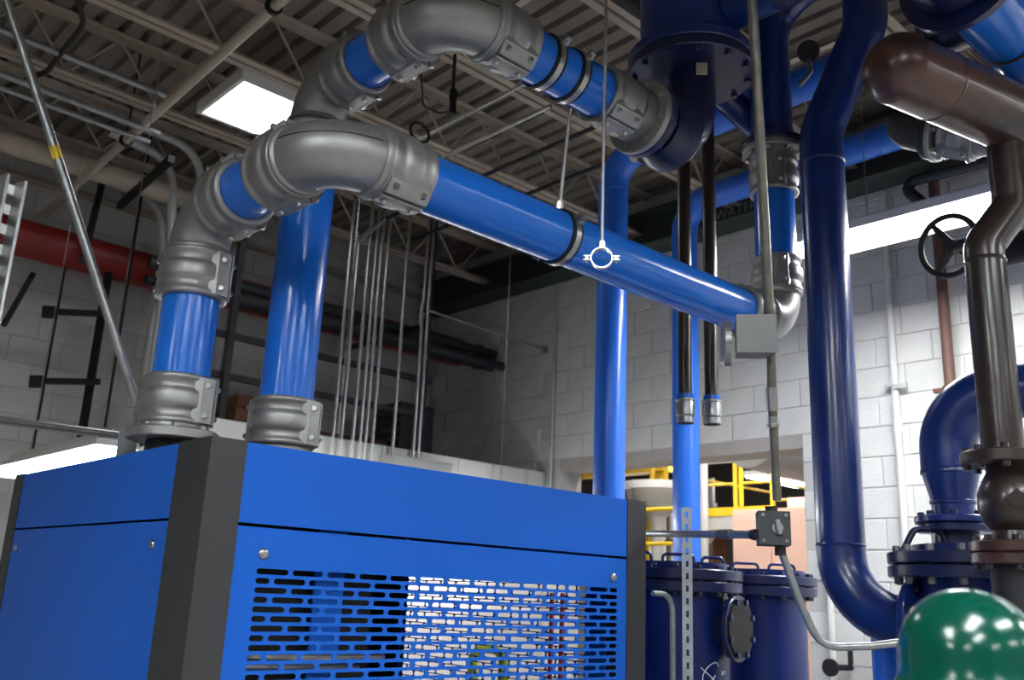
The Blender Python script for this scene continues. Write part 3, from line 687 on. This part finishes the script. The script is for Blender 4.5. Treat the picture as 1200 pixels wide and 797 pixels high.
# blue pipe top right
t = thing('air_pipe_run', 'bright blue pipe with a black sleeve in the top right corner', 'pipe')
pipe(t, (2.2, 1.0, 3.665), (4.6, 1.0, 3.665), .122)
g = G(); g.lathe([(0, .128), (.02, .128)], (3.30, 1.0, 3.665), (1, 0, 0), 40, False); g.ob('sleeve', M_black, t)
g = G(); g.ring([(0, .11), (0, .20), (.03, .20), (.03, .11)], (2.86, 1.0, 3.665), (1, 0, 0), 40); g.ob('backing_flange', M_navy, t)
g = G(); g.tube([(2.2, 1.0, 3.665), (2.84, 1.0, 3.665)], .15, 36); g.ob('dark_sleeve', M_navy, t)
t = thing('flanged_header', 'dark blue flanged header behind the top right blue pipe', 'pipe')
g = G(); g.tube([(3.55, 1.35, 3.95), (3.55, -.5, 3.95)], .13, 32); g.ob('pipe', M_navy, t)
flange(t, (3.55, 1.36, 3.95), (0, -1, 0), .2, .03, .06, M_navy, 10, .165, BOLTG)
t = thing('small_pipe_cluster', 'dark small pipes and fittings above the thick brown pipe', 'pipe')
g = G(); g.tube(fillet([(3.2, 1.36, 3.515), (3.6, 1.12, 3.515), (4.3, .95, 3.515)], .1, 6), .024, 12); g.ob('tube', M_dark, t)
g = G(); g.lathe([(0, .05), (.03, .055), (.05, .04), (.11, .04), (.13, .055), (.16, .05)], (3.75, 1.25, 3.56), (.6, -.1, .1), 16); g.ob('union_fitting', M_dark, t)
g = G(); g.tube([(3.45, 1.3, 3.54), (4.2, 1.18, 3.62)], .022, 12); g.ob('tube', M_dark, t)

# pressure gauge
t = thing('pressure_gauge', 'round black pressure gauge hanging under the arched pipe', 'gauge')
gc = V((3.80, 2.06, 4.27)); gd = V((-.66, -.36, -.62)).normalized()
g = G(); g.lathe([(-.03, .045), (-.03, .052), (.0, .055), (.006, .055), (.006, .048)], gc, gd, 28); g.ob('case', M_black, t)
g = G(); g.lathe([(0, .047), (.001, .047)], gc+gd*.003, gd, 28); g.ob('dial', M_glass, t)
g = G(); g.tube([gc-V((0, 0, .05)), (3.80, 2.05, 4.15), (3.77, 2.1, 4.08)], .012, 10); g.ob('stem', M_galv, t)

# green dome close to the camera
t = thing('green_tank', 'glossy green domed tank top close to the lens at bottom right', 'tank')
gx, gy = 1.315, .525
prof = [(0, .12), (.02, .125), (1.40, .125), (1.47, .122), (1.498, .112), (1.510, .096), (1.525, .0885), (1.546, .0885)]
for k in range(1, 13):
    q = k/12*PI/2; prof.append((1.546+.088*math.sin(q), max(.0885*math.cos(q), .0008)))
g = G(); g.lathe(prof, (gx, gy, 0), (0, 0, 1), 56); g.ob('shell', M_green, t, 60)

# ================================================================ FAR WALL DETAILS
t = thing('wall_beam', 'dark green steel beam lettered along the top of the white block wall', 'beam')
g = G(); g.box((5.98, -8.9, 4.60), (6.26, 8.1, 4.62)); g.box((6.11, -8.9, 4.62), (6.13, 8.1, 4.90)); g.box((5.98, -8.9, 4.90), (6.26, 8.1, 4.92)); g.ob('i_section', M_dgreen, t, 0)
tx = text_ob('WATER', .12, M_text, t); tx.rotation_euler = (PI/2, 0, -PI/2); tx.location = (6.108, 4.02, 4.68)
t = thing('wall_conduit', 'white painted conduit running down the white wall beside the brown pipe', 'conduit')
g = G(); g.tube([(6.26, 2.86, .3), (6.26, 2.86, 4.58)], .025, 14); g.ob('tube', M_block, t)
g = G(); g.lathe([(0, .031), (.09, .031)], (6.26, 2.86, 2.78), (0, 0, 1), 14); g.ob('sleeve', M_block, t)
g = G(); g.box((6.225, 2.80, 3.11), (6.29, 2.92, 3.125)); g.box((6.22, 2.76, 3.09), (6.24, 2.85, 3.125)); g.ob('bracket', M_lgrey, t, 0)
t = thing('wall_pipe', 'thin reddish-brown pipe with a rusty bracket on the white wall', 'pipe')
g = G(); g.tube([(6.19, 2.455, 1.0), (6.19, 2.455, 4.58)], .036, 16); g.ob('pipe', M_rbrown, t)
g = G(); g.ring([(0, .037), (0, .05), (.03, .05), (.03, .037)], (6.19, 2.455, 3.02), (0, 0, 1), 20); g.box((6.16, 2.32, 3.015), (6.20, 2.56, 3.04)); g.box((6.16, 2.30, 2.96), (6.285, 2.40, 3.05)); g.ob('bracket', M_rust, t, 30)
t = thing('wall_pipe', 'grey angled pipe on the wall above the strip light', 'pipe')
g = G(); g.tube(fillet([(6.05, 2.45, 4.28), (6.1, 2.66, 4.53), (6.12, 1.6, 4.50)], .06, 6), .04, 14); g.ob('pipe', M_dbox, t)
t = thing('wall_conduit', 'thin grey conduit on the far wall left of the bright blue pipes', 'conduit')
g = G(); g.tube([(6.265, 6.215, 2.0), (6.265, 6.215, 4.6)], .018, 10); g.ob('tube', M_lgrey, t)
for z, lb in ((3.60, 'upper white switch box on the far wall'), (3.06, 'lower white switch box on the far wall')):
    t = thing('switch_box', lb, 'box'); g = G(); g.box((6.24, 6.38, z-.10), (6.289, 6.44, z+.10)); g.ob('body', M_block, t, 0); g = G(); g.box((6.236, 6.365, z-.07), (6.245, 6.40, z-.01)); g.tube([(6.26, 6.34, z-.06), (6.26, 6.30, z-.06)], .02, 10); g.ob('switch', M_block, t, 0)
t = thing('stay_rod', 'thin rod sloping from the pipe rack to the far wall', 'rod')
g = G(); g.tube([(4.75, 6.3, 3.98), (6.27, 6.36, 3.955)], .011, 8); g.lathe([(0, .04), (.012, .04)], (6.275, 6.36, 3.955), (1, 0, 0), 12); g.ob('rod', M_galv, t)
t = thing('wall_horn', 'small black horn on the white wall beside the deep-blue pipe', 'horn')
g = G(); g.lathe([(0, .058), (.02, .058), (.05, .035), (.09, .022)], (6.10, 3.36, 1.22), (1, 0, 0), 20); g.tube([(6.15, 3.36, 1.22), (6.28, 3.30, 1.22)], .02, 10); g.tube([(6.2, 3.26, 1.21), (6.2, 3.26, 1.36)], .018, 10); g.ob('body', M_black, t)
g = G(); g.tube(fillet([(6.2, 3.27, 1.24), (6.2, 3.08, 1.24), (6.2, 3.08, 1.62)], .04, 5), .008, 8); g.ob('pipe', M_galv, t)
t = thing('wall_conduit', 'thin conduit low on the white wall pier', 'conduit')
g = G(); g.tube([(6.26, 3.42, .4), (6.26, 3.42, 2.0)], .022, 10); g.ob('tube', M_block, t)

# ================================================================ RECESS OVER THE LOW ROOM
xs = [(3.875, 4.3, 'a'), (3.95, 4.55, 'a'), (4.056, 5.1, 'a'), (4.125, 5.1, 'a'), (4.177, 5.1, 'a'), (4.243, 5.1, 'a'), (4.446, 5.1, 'b'), (4.656, 5.1, 'b'), (4.71, 5.1, 'b')]
lab = ['leftmost of the thin conduits rising from the low white wall', 'brightest thin conduit rising from the low white wall, second from left',
       'third thin conduit from the left on the low white wall', 'fourth thin conduit from the left on the low white wall', 'fifth thin conduit from the left on the low white wall',
       'sixth thin conduit from the left on the low white wall', 'single thin conduit rising from the left of the low wall box', 'left one of two close conduits rising from the low wall box', 'right one of two close conduits rising from the low wall box']
for (x, zt, k), lb in zip(xs, lab):
    t = thing('vertical_conduit', lb, 'conduit', 'conduits rising from the low white wall'); y = 6.235; r = .0155
    zb = 2.70 if k == 'a' else 2.60
    g = G()
    if lb.startswith('bright'): g.tube(fillet([(x, y, 2.70), (x, y, 4.37), (x+.28, y-.1, 4.72), (x+.5, y-.2, 5.1)], .12, 6), r, 12)
    elif x == 4.656: g.tube(fillet([(x, y, 2.6), (x, y, 3.75), (x-.02, y, 3.9), (x, y, 4.05), (x, y, 5.15)], .08, 4), r, 12)
    else: g.tube([(x, y, zb), (x, y, 5.15)], r, 12)
    g.ob('upper_tube', M_galv, t)
    if k == 'a':
        g = G(); g.tube([(x, y, 1.4), (x, y, 2.72)], r+.0015, 12); g.ob('painted_tube', M_block, t)
    g = G(); g.lathe([(0, r*1.3), (.05, r*1.3)], (x, y, 3.3+random.random()*.7), (0, 0, 1), 12); g.ob('tube_coupling', M_galv, t)
t = thing('wall_junction_box', 'grey metal box on top of the low white wall under the conduits', 'box')
g = G(); g.box((4.36, 6.09, 2.36), (4.96, 6.285, 2.632)); g.ob('body', M_lgrey, t, 0)
g = G(); g.box((4.35, 6.08, 2.632), (4.97, 6.285, 2.64)); g.ob('lid', M_lgrey, t, 0)
t = thing('pipe_rack', 'dark steel pipe rack in the recess above the low room', 'rack')
for x in (3.1, 4.98):
    g = G(); g.box((x-.025, 6.56, 2.6), (x+.025, 6.62, ZD-.01)); g.ob('rack_post', M_dark, t, 0)
for z in (3.10, 3.42):
    g = G(); g.box((3.0, 6.62, z), (5.1, 6.66, z+.05)); g.ob('rack_rail', M_dark, t, 0)
for z in (3.92,):
    g = G(); g.box((4.96, 6.63, z), (5.0, 7.9, z+.05)); g.ob('rack_arm', M_dark, t, 0)
def rackpipe(y, z, r, m_, label, x0=2.6, x1=XW):
    t = thing('rack_pipe', label, 'pipe'); g = G(); g.tube([(x0, y, z), (x1, y, z)], r, 20); g.ob('pipe', m_, t)
    g = G(); g.lathe([(0, r*1.3), (.05, r*1.3)], (x1-.25, y, z), (1, 0, 0), 20); g.ob('end_collar', m_, t)
rackpipe(6.98, 3.87, .045, M_dbox, 'thin grey pipe in the dark recess, lowest and nearest the lens', 3.0)
rackpipe(7.12, 4.02, .05, M_dbox, 'upper grey pipe in the dark recess')
rackpipe(7.15, 3.88, .04, M_dark, 'thin dark pipe in the recess behind the grey ones')
t = thing('sprinkler_main', 'thick red fire main along the left block wall', 'pipe')
g = G(); g.tube([(-2, 7.72, 4.14), (6.29, 7.72, 4.14)], .15, 32); g.ob('pipe', M_red, t)
g = G(); g.lathe([(0, .175), (.09, .175)], (2.9, 7.72, 4.14), (1, 0, 0), 28); g.ob('grooved_coupling', M_red, t)
t = thing('louvre_vent', 'dark louvred vent unit on the roof of the low room', 'vent')
g = G(); g.box((5.2, 7.2, 2.6), (5.6, 7.6, 3.35)); g.ob('body', M_dark, t, 0)
for k in range(7):
    g = G(); g.box((5.18, 7.22, 2.72+k*.085), (5.2, 7.58, 2.76+k*.085)); g.ob('slat', M_dbox, t, 0)
t = thing('roof_duct', 'dark brown duct lying on the low room roof', 'duct')
g = G(); g.tube([(3.2, 7.35, 2.80), (5.1, 7.35, 2.80)], .16, 24); g.lathe([(0, .19), (.06, .19)], (4.85, 7.35, 2.80), (1, 0, 0), 24); g.ob('duct', M_rbrown, t)
t = thing('stored_crate', 'rusty brown crate stored on the low room roof', 'crate')
g = G()
for k in range(4): g.box((3.3, 6.75, 2.61+k*.11), (3.9, 6.77, 2.70+k*.11))
g.box((3.3, 6.77, 2.605), (3.9, 7.1, 3.03)); g.ob('boards', M_rust, t, 0)

# ================================================================ LEFT SIDE
def simple(name, label, cat, pts, r, mt, R=0, n=12, extra=None):
    t = thing(name, label, cat); g = G(); g.tube(fillet(pts, R, 6) if R else pts, r, n); g.ob('tube', mt, t)
    if extra: extra(t)
    return t
def stripe(t):
    g = G(); a, b = V((.598, 3.37, 3.55)), V((1.23, 3.29, 2.20)); d = (b-a)
    g.tube([a+d*.365, a+d*.395], .0172, 12, False); g.ob('yellow_tape', M_yellow, t)
simple('stay_tube', 'thin galvanised stay tube leaning from roof to cabinet corner', 'tube', [(.598, 3.37, 3.55), (1.23, 3.29, 2.20)], .0165, M_galv, extra=stripe)
bpy.data.objects['stay_tube'].location = (0, 0, 0)
t = thing('mounting_bracket', 'small zinc bracket behind the silver base flange', 'bracket')
g = G(); g.box((1.185, 3.28, 1.997), (1.25, 3.285, 2.10)); g.box((1.185, 3.285, 2.095), (1.25, 3.33, 2.10)); g.ob('angle', M_strut, t, 0)
simple('conduit', 'shiny horizontal conduit above the low strip light', 'conduit', [(.3, 4.55, 2.18), (.95, 4.6, 2.255), (1.78, 4.6, 2.265), (1.95, 4.6, 2.265)], .021, M_galv, R=.3)
simple('sprinkler_branch', 'slim beige pipe crossing below the roof joists', 'pipe', [(1.85, 2.2, 4.5), (2.02, 8.15, 4.5)], .030, M_joist, n=16)
for p_ in ((1.93, 5.35), (1.885, 3.9), (1.97, 6.3)):
    pass
t = thing('pipe_hanger', 'black ring hanger holding the slim beige pipe', 'hanger')
g = G(); g.ring([(-.014, .031), (-.014, .046), (.014, .046), (.014, .031)], (1.963, 6.15, 4.5), (.03, 1, 0), 24); g.tube([(1.963, 6.15, 4.55), (1.963, 6.15, 5.18)], .008, 8); g.ob('ring_and_rod', M_black, t)
t = thing('pipe_hanger', 'black ring hanger on the slim beige pipe near the top edge', 'hanger')
g = G(); g.ring([(-.014, .031), (-.014, .046), (.014, .046), (.014, .031)], (1.90, 4.02, 4.5), (.03, 1, 0), 24); g.tube([(1.90, 4.02, 4.55), (1.90, 4.02, 5.18)], .008, 8); g.ob('ring_and_rod', M_black, t)
simple('roof_conduit', 'shiny roof conduit on the left, highest of the three', 'conduit', [(-2, 5.52, 4.62), (2.05, 5.57, 4.62)], .022, M_galv)
simple('roof_conduit', 'shiny roof conduit on the left, middle of the three', 'conduit', [(-2, 5.70, 4.47), (2.06, 5.82, 4.47)], .022, M_galv)
simple('roof_conduit', 'shiny roof conduit on the left, lowest of the three', 'conduit', [(-2, 5.86, 4.45), (2.05, 5.95, 4.45)], .018, M_galv)
simple('roof_conduit', 'grey conduit bending down near the cabinet pipes, upper one', 'conduit', [(2.0, 6.9, 5.02), (2.80, 6.9, 4.98), (2.90, 6.95, 4.2), (2.9, 6.95, 2.62)], .035, M_lgrey, R=.28)
simple('roof_conduit', 'grey conduit bending down near the cabinet pipes, middle one', 'conduit', [(2.1, 7.0, 4.92), (2.62, 7.0, 4.86), (2.70, 7.0, 4.2), (2.7, 7.0, 2.62)], .035, M_lgrey, R=.26)
simple('roof_conduit', 'grey conduit bending down near the cabinet pipes, lower one', 'conduit', [(1.9, 7.4, 4.72), (2.72, 7.4, 4.66), (2.80, 7.4, 4.2), (2.8, 7.4, 2.62)], .035, M_lgrey, R=.26)
simple('black_cable', 'thick black cable looping below the roof at top left', 'cable', [(.75, 4.3, 4.72), (1.05, 4.7, 4.70), (1.35, 5.3, 4.72), (1.30, 5.7, 4.55), (1.15, 6.4, 4.6), (1.2, 7.4, 4.72)], .016, M_cable, R=.15)
simple('hanger_rod', 'thin black rod hanging before the left block wall, leftmost', 'rod', [(2.16, 7.72, 4.0), (2.16, 7.72, 2.0)], .010, M_black, n=8)
simple('hanger_rod', 'thin black rod hanging before the left block wall, beside the silver riser', 'rod', [(2.52, 7.3, 5.195), (2.52, 7.3, 2.7)], .012, M_black, n=8)
simple('rack_upright', 'black strut upright at the right end of the left block wall', 'strut', [(2.46, 7.6, 4.0), (2.46, 7.6, 2.0)], .035, M_black, n=4)
for z, lb in ((3.62, 'upper black strut arm on the left block wall'), (3.06, 'lower black strut arm on the left block wall')):
    t = thing('wall_strut', lb, 'strut'); g = G(); g.obox((2.30, 7.6, z), (1, -.35, .12), (0, 0, 1), (.45, .045, .045)); g.obox((2.09, 7.68, z-.03), (1, -.35, .12), (0, 0, 1), (.10, .09, .06)); g.ob('arm', M_black, t, 0)
t = thing('strut_hanger', 'black sloping strut hanger beside the red fire main', 'strut'); g = G(); g.obox((2.25, 7.5, 4.5), (.06, 0, 1), (1, 0, 0), (1.0, .045, .045)); g.ob('channel', M_black, t, 0)
t = thing('strut_hanger', 'short black strut on the left block wall below the red main', 'strut'); g = G(); g.obox((1.93, 7.98, 3.72), (.3, 0, 1), (1, 0, 0), (.50, .04, .04)); g.ob('channel', M_black, t, 0)
t = thing('strut_hanger', 'black strut bar tying the roof conduits, upper left', 'strut'); g = G(); g.obox((2.28, 6.6, 4.42), (.1, 1, .05), (0, 0, 1), (1.3, .05, .045)); g.ob('channel', M_black, t, 0)

simple('roof_pipe', 'fat tan pipe along the roof above the red fire main', 'pipe', [(-3, 7.05, 4.60), (3.3, 7.05, 4.60)], .085, M_joist, n=20)
for x, y, lb in ((3.70, 3.63, 'left one of two red hoses hanging behind the cabinet grille'), (3.75, 3.60, 'right one of two red hoses hanging behind the cabinet grille')):
    simple('red_hose', lb, 'hose', [(x, y, 1.62), (x, y, 0.0)], .014, M_red)
M_lime = mat('lime_hose_rubber', (.35, .42, .03), .5); M_orange = mat('orange_hose_rubber', (.75, .12, .04), .5)
simple('lime_hose', 'lime green hose hanging behind the cabinet grille', 'hose', [(3.46, 3.97, 0), (3.46, 3.97, 1.32), (3.60, 3.88, 1.32), (3.60, 3.88, 0)], .03, M_lime, R=.07)
simple('orange_hose', 'orange hose hanging behind the cabinet grille', 'hose', [(4.02, 3.46, 0), (4.02, 3.46, 1.36), (4.12, 3.39, 1.36), (4.12, 3.39, 0)], .022, M_orange, R=.05)

# hanging lead and thin tubes in the middle of the ceiling
t = thing('hanging_lead', 'black hanging lead with connector between the silver bends', 'cable')
g = G(); g.tube([(3.09, 4.0, 5.15), (3.095, 4.0, 4.48)], .011, 8); g.tube(fillet([(3.1, 4.0, 4.38), (3.02, 4.02, 4.34), (2.92, 4.05, 4.36), (2.88, 4.05, 4.6), (2.95, 4.05, 5.15)], .03, 4), .006, 8)
g.tube([(2.93+.07*math.cos(k/12*2*PI), 4.08, 4.20+.06*math.sin(k/12*2*PI)) for k in range(13)], .010, 8, False); g.ob('lead', M_cable, t)
g = G(); g.lathe([(0, .018), (.02, .022), (.09, .022), (.10, .026), (.16, .024), (.17, .012)], (3.1, 4.0, 4.36), (0, 0, 1), 16); g.ob('connector', M_black, t)
simple('roof_tube', 'thin steel tube under the roof, left of the pair between the blue pipes', 'tube', [(3.43, 3.65, 4.6), (3.45, 5.0, 4.6)], .011, M_galv)
simple('roof_tube', 'thin steel tube under the roof, right of the pair between the blue pipes', 'tube', [(3.73, 3.80, 4.6), (3.73, 5.0, 4.6)], .016, M_galv)
simple('roof_tube', 'thin dark tube under the roof behind the hanger rod', 'tube', [(4.15, 3.6, 4.62), (4.15, 6.3, 4.62)], .016, M_dark)
simple('roof_tube', 'thin dark tube under the roof close to the blue bend', 'tube', [(4.6, 3.9, 4.62), (4.6, 6.4, 4.62)], .016, M_dark)
simple('roof_pipe', 'dark fat pipe crossing behind the top of the hanging vessel', 'pipe', [(2.3, 2.75, 4.62), (4.2, 2.75, 4.62)], .06, M_dark, n=20)

# ================================================================ NEXT HALL THROUGH THE DOORWAY
t = thing('platform', 'raised grey work platform with yellow guard rails through the doorway', 'platform')
def rail(a, b, r=.016): 
    g = G(); g.tube([a, b], r, 10); g.ob('guard_rail', M_yellow, t)
zp = 2.62
g = G(); g.box((9.6, 5.9, zp-.16), (11.6, 7.15, zp)); g.ob('deck', M_lgrey, t, 0)
for x, y in ((9.62, 7.0), (9.62, 6.42), (9.62, 6.34), (9.62, 5.92), (11.4, 5.92), (11.4, 7.0)):
    g = G(); g.box((x-.018, y-.018, zp), (x+.018, y+.018, zp+.80)); g.ob('rail_post', M_yellow, t, 0)
for z in (.38, .70):
    rail((9.62, 7.2, zp+z), (9.62, 6.42, zp+z)); rail((9.62, 6.34, zp+z), (9.62, 5.92, zp+z)); rail((9.62, 5.92, zp+z), (11.4, 5.92, zp+z)); rail((11.4, 7.0, zp+z), (11.4, 5.92, zp+z)); rail((9.62, 7.0, zp+z+.1), (11.4, 7.0, zp+z+.1))
g = G(); g.box((9.59, 5.9, zp), (9.6, 7.0, zp+.1)); g.ob('toe_board', M_yellow, t, 0)
for x, y in ((9.7, 7.05), (11.4, 6.0), (9.7, 6.0)):
    g = G(); g.box((x-.05, y-.05, 0), (x+.05, y+.05, zp-.16)); g.ob('leg', M_lgrey, t, 0)
g = G(); g.tube([(9.7, 7.05, 2.15), (9.7, 6.75, 2.46)], .035, 8); g.ob('brace', M_lgrey, t)
t = thing('salmon_cabinet', 'pale salmon electrical cabinet beneath the yellow platform rails', 'cabinet')
g = G(); g.box((9.0, 5.05, 0), (9.5, 6.05, 2.62)); g.ob('body', M_salmon, t, 0)
g = G(); g.box((8.985, 5.07, .1), (9.0, 5.55, 2.58)); g.ob('door', M_salmon, t, 0); g = G(); g.box((8.985, 5.57, .1), (9.0, 6.03, 2.58)); g.ob('door', M_salmon, t, 0)
t = thing('salmon_cabinet', 'taller pale salmon cabinet at the doorway edge', 'cabinet')
g = G(); g.box((9.6, 4.4, 0), (10.3, 5.72, 2.80)); g.ob('body', M_salmon, t, 0)
g = G(); g.box((9.59, 5.0, 2.28), (9.6, 5.6, 2.45)); g.ob('label_plate', M_gbox, t, 0); g = G(); g.box((9.58, 5.45, 2.30), (9.59, 5.55, 2.40)); g.ob('red_mark', M_red, t, 0)
t = thing('guard_railing', 'yellow guard frame with rails at the left of the doorway', 'rail')
for y in (7.05, 7.6, 8.2):
    g = G(); g.box((9.28, y-.025, 0), (9.33, y+.025, 2.72)); g.ob('rail_post', M_yellow, t, 0)
for z in (2.28, 2.70):
    g = G(); g.tube([(9.3, 7.05, z), (9.3, 8.4, z)], .025, 8); g.ob('guard_rail', M_yellow, t)
t = thing('hopper_column', 'grey hopper on a round column through the doorway', 'column')
g = G(); g.lathe([(0, .09), (2.55, .09), (2.7, .12), (2.95, .42), (3.05, .5), (3.15, .5)], (10.2, 8.05, 0), (0, 0, 1), 28); g.ob('shell', M_lgrey, t)
t = thing('yellow_ladder', 'yellow ladder and stair stringers behind the hopper', 'ladder')
for y in (8.45, 8.70):
    g = G(); g.obox((10.8, y, 2.4), (.1, 0, 1), (0, 1, 0), (2.2, .05, .05)); g.ob('stringer', M_yellow, t, 0)
for k in range(6):
    g = G(); g.tube([(10.72+k*.03, 8.45, 1.7+k*.25), (10.72+k*.03, 8.70, 1.7+k*.25)], .014, 8); g.ob('rung', M_yellow, t)
t = thing('yellow_crane_beam', 'yellow overhead crane beam beyond the doorway lintel', 'beam')
g = G(); g.box((11.5, 8.95, 3.55), (11.8, 11.5, 3.80)); g.ob('beam', M_yellow, t, 0); g = G(); g.box((11.6, 9.1, 3.2), (11.7, 9.2, 3.55)); g.ob('trolley', M_yellow, t, 0)
t = thing('yellow_enclosure', 'ochre machine enclosure at the back of the next hall', 'machine')
g = G(); g.box((12, 9.7, 0), (13, 11.4, 3.25)); g.ob('body', M_lgrey, t, 0)
for k in range(5):
    g = G(); g.box((11.96, 9.75+k*.33, 2.0), (12, 9.98+k*.33, 3.1)); g.ob('panel', M_rust if k % 2 else M_yellow, t, 0)
t = thing('control_panel', 'tilted grey control panel by the yellow guard frame', 'panel'); g = G(); g.obox((9.7, 8.35, 2.90), (0, 1, .25), (-.4, 0, 1), (.5, .42, .1)); g.ob('body', M_gbox, t, 0)
g = G(); g.tube([(9.7, 8.35, 0), (9.7, 8.35, 2.75)], .04, 10); g.ob('stand', M_lgrey, t)
t = thing('downpipe', 'pale grey upright pipe just beyond the doorway', 'pipe'); g = G(); g.tube([(9.4, 6.72, 0), (9.4, 6.72, 5.1)], .05, 14); g.ob('pipe', M_lgrey, t)
t = thing('red_column', 'rusty red steel column beyond the doorway', 'column'); g = G(); g.box((9.9, 6.82, 0), (10.0, 6.95, 2.4)); g.ob('column', M_rust, t, 0)
t = thing('striped_drum', 'grey spiral duct under the ceiling of the next hall', 'duct'); g = G(); g.lathe([(k*.06, .30+(.012 if k % 2 else 0)) for k in range(36)], (7.3, 4.72, 3.10), (1, 0, 0), 28); g.ob('duct', M_lgrey, t)
for k, (x, y, lx, ly, z, lb) in enumerate([(9.4, 5.82, 1.5, .16, 3.36, 'bright tube light under the lintel, nearest the doorway'), (12.2, 7.35, 1.4, .3, 3.35, 'bright ceiling light far inside the next hall, right'), (12.0, 8.75, 1.2, .5, 3.95, 'bright ceiling light far inside the next hall, left'),
        (9.0, 7.4, 1.3, .5, 4.6, 'ceiling light over the yellow frame in the next hall'), (14.0, 5.5, 1.4, .5, 4.4, 'ceiling light at the back wall of the next hall'), (13.5, 10.5, 1.4, .5, 4.2, 'ceiling light over the ochre machine'), (8.0, 2.0, 1.3, .5, 4.6, 'ceiling light beyond the white wall'), (7.7, 5.7, .5, 1.3, 4.5, 'added ceiling light above the doorway, brightening the salmon cabinets')]):  # last one is an added unseen lamp that brightens the salmon cabinets
    t = thing('hall_light', lb, 'light'); g = G(); g.box((x-lx/2, y-ly/2, z), (x+lx/2, y+ly/2, z+.02)); g.ob('diffuser', M_far, t, 0)
    g = G(); g.box((x-lx/2-.02, y-ly/2-.02, z+.02), (x+lx/2+.02, y+ly/2+.02, z+.09)); g.tube([(x, y, z+.09), (x, y, ZD-.002)], .006, 6); g.ob('housing', M_white, t, 0)
t = thing('stair_brace', 'pale diagonal bar left of the doorway hopper', 'bar'); g = G(); g.tube([(9.45, 8.2, 3.3), (9.45, 7.9, 2.3)], .025, 8); g.ob('bar', M_joist, t)
t = thing('conveyor_frame', 'dark grey conveyor frame behind the yellow guard railing', 'conveyor')
for y in (7.75, 8.1, 8.5, 8.9):
    g = G(); g.box((11.0, y-.03, 0), (11.06, y+.03, 3.3)); g.ob('frame_post', M_gbox, t, 0)
for z in (2.0, 2.4, 2.9):
    g = G(); g.box((10.98, 7.7, z), (11.08, 9.4, z+.06)); g.ob('frame_beam', M_gbox, t, 0)
t = thing('ceiling_truss', 'dark roof truss of the next hall seen above the platform', 'truss')
for z in (3.85, 4.3):
    g = G(); g.box((13.0, 4.5, z), (13.06, 9.6, z+.05)); g.ob('truss_chord', M_lgrey, t, 0)
for k in range(8):
    g = G(); g.tube([(13.03, 4.7+k*.6, 3.88), (13.03, 5.0+k*.6, 4.32)], .02, 6); g.ob('truss_web', M_lgrey, t)
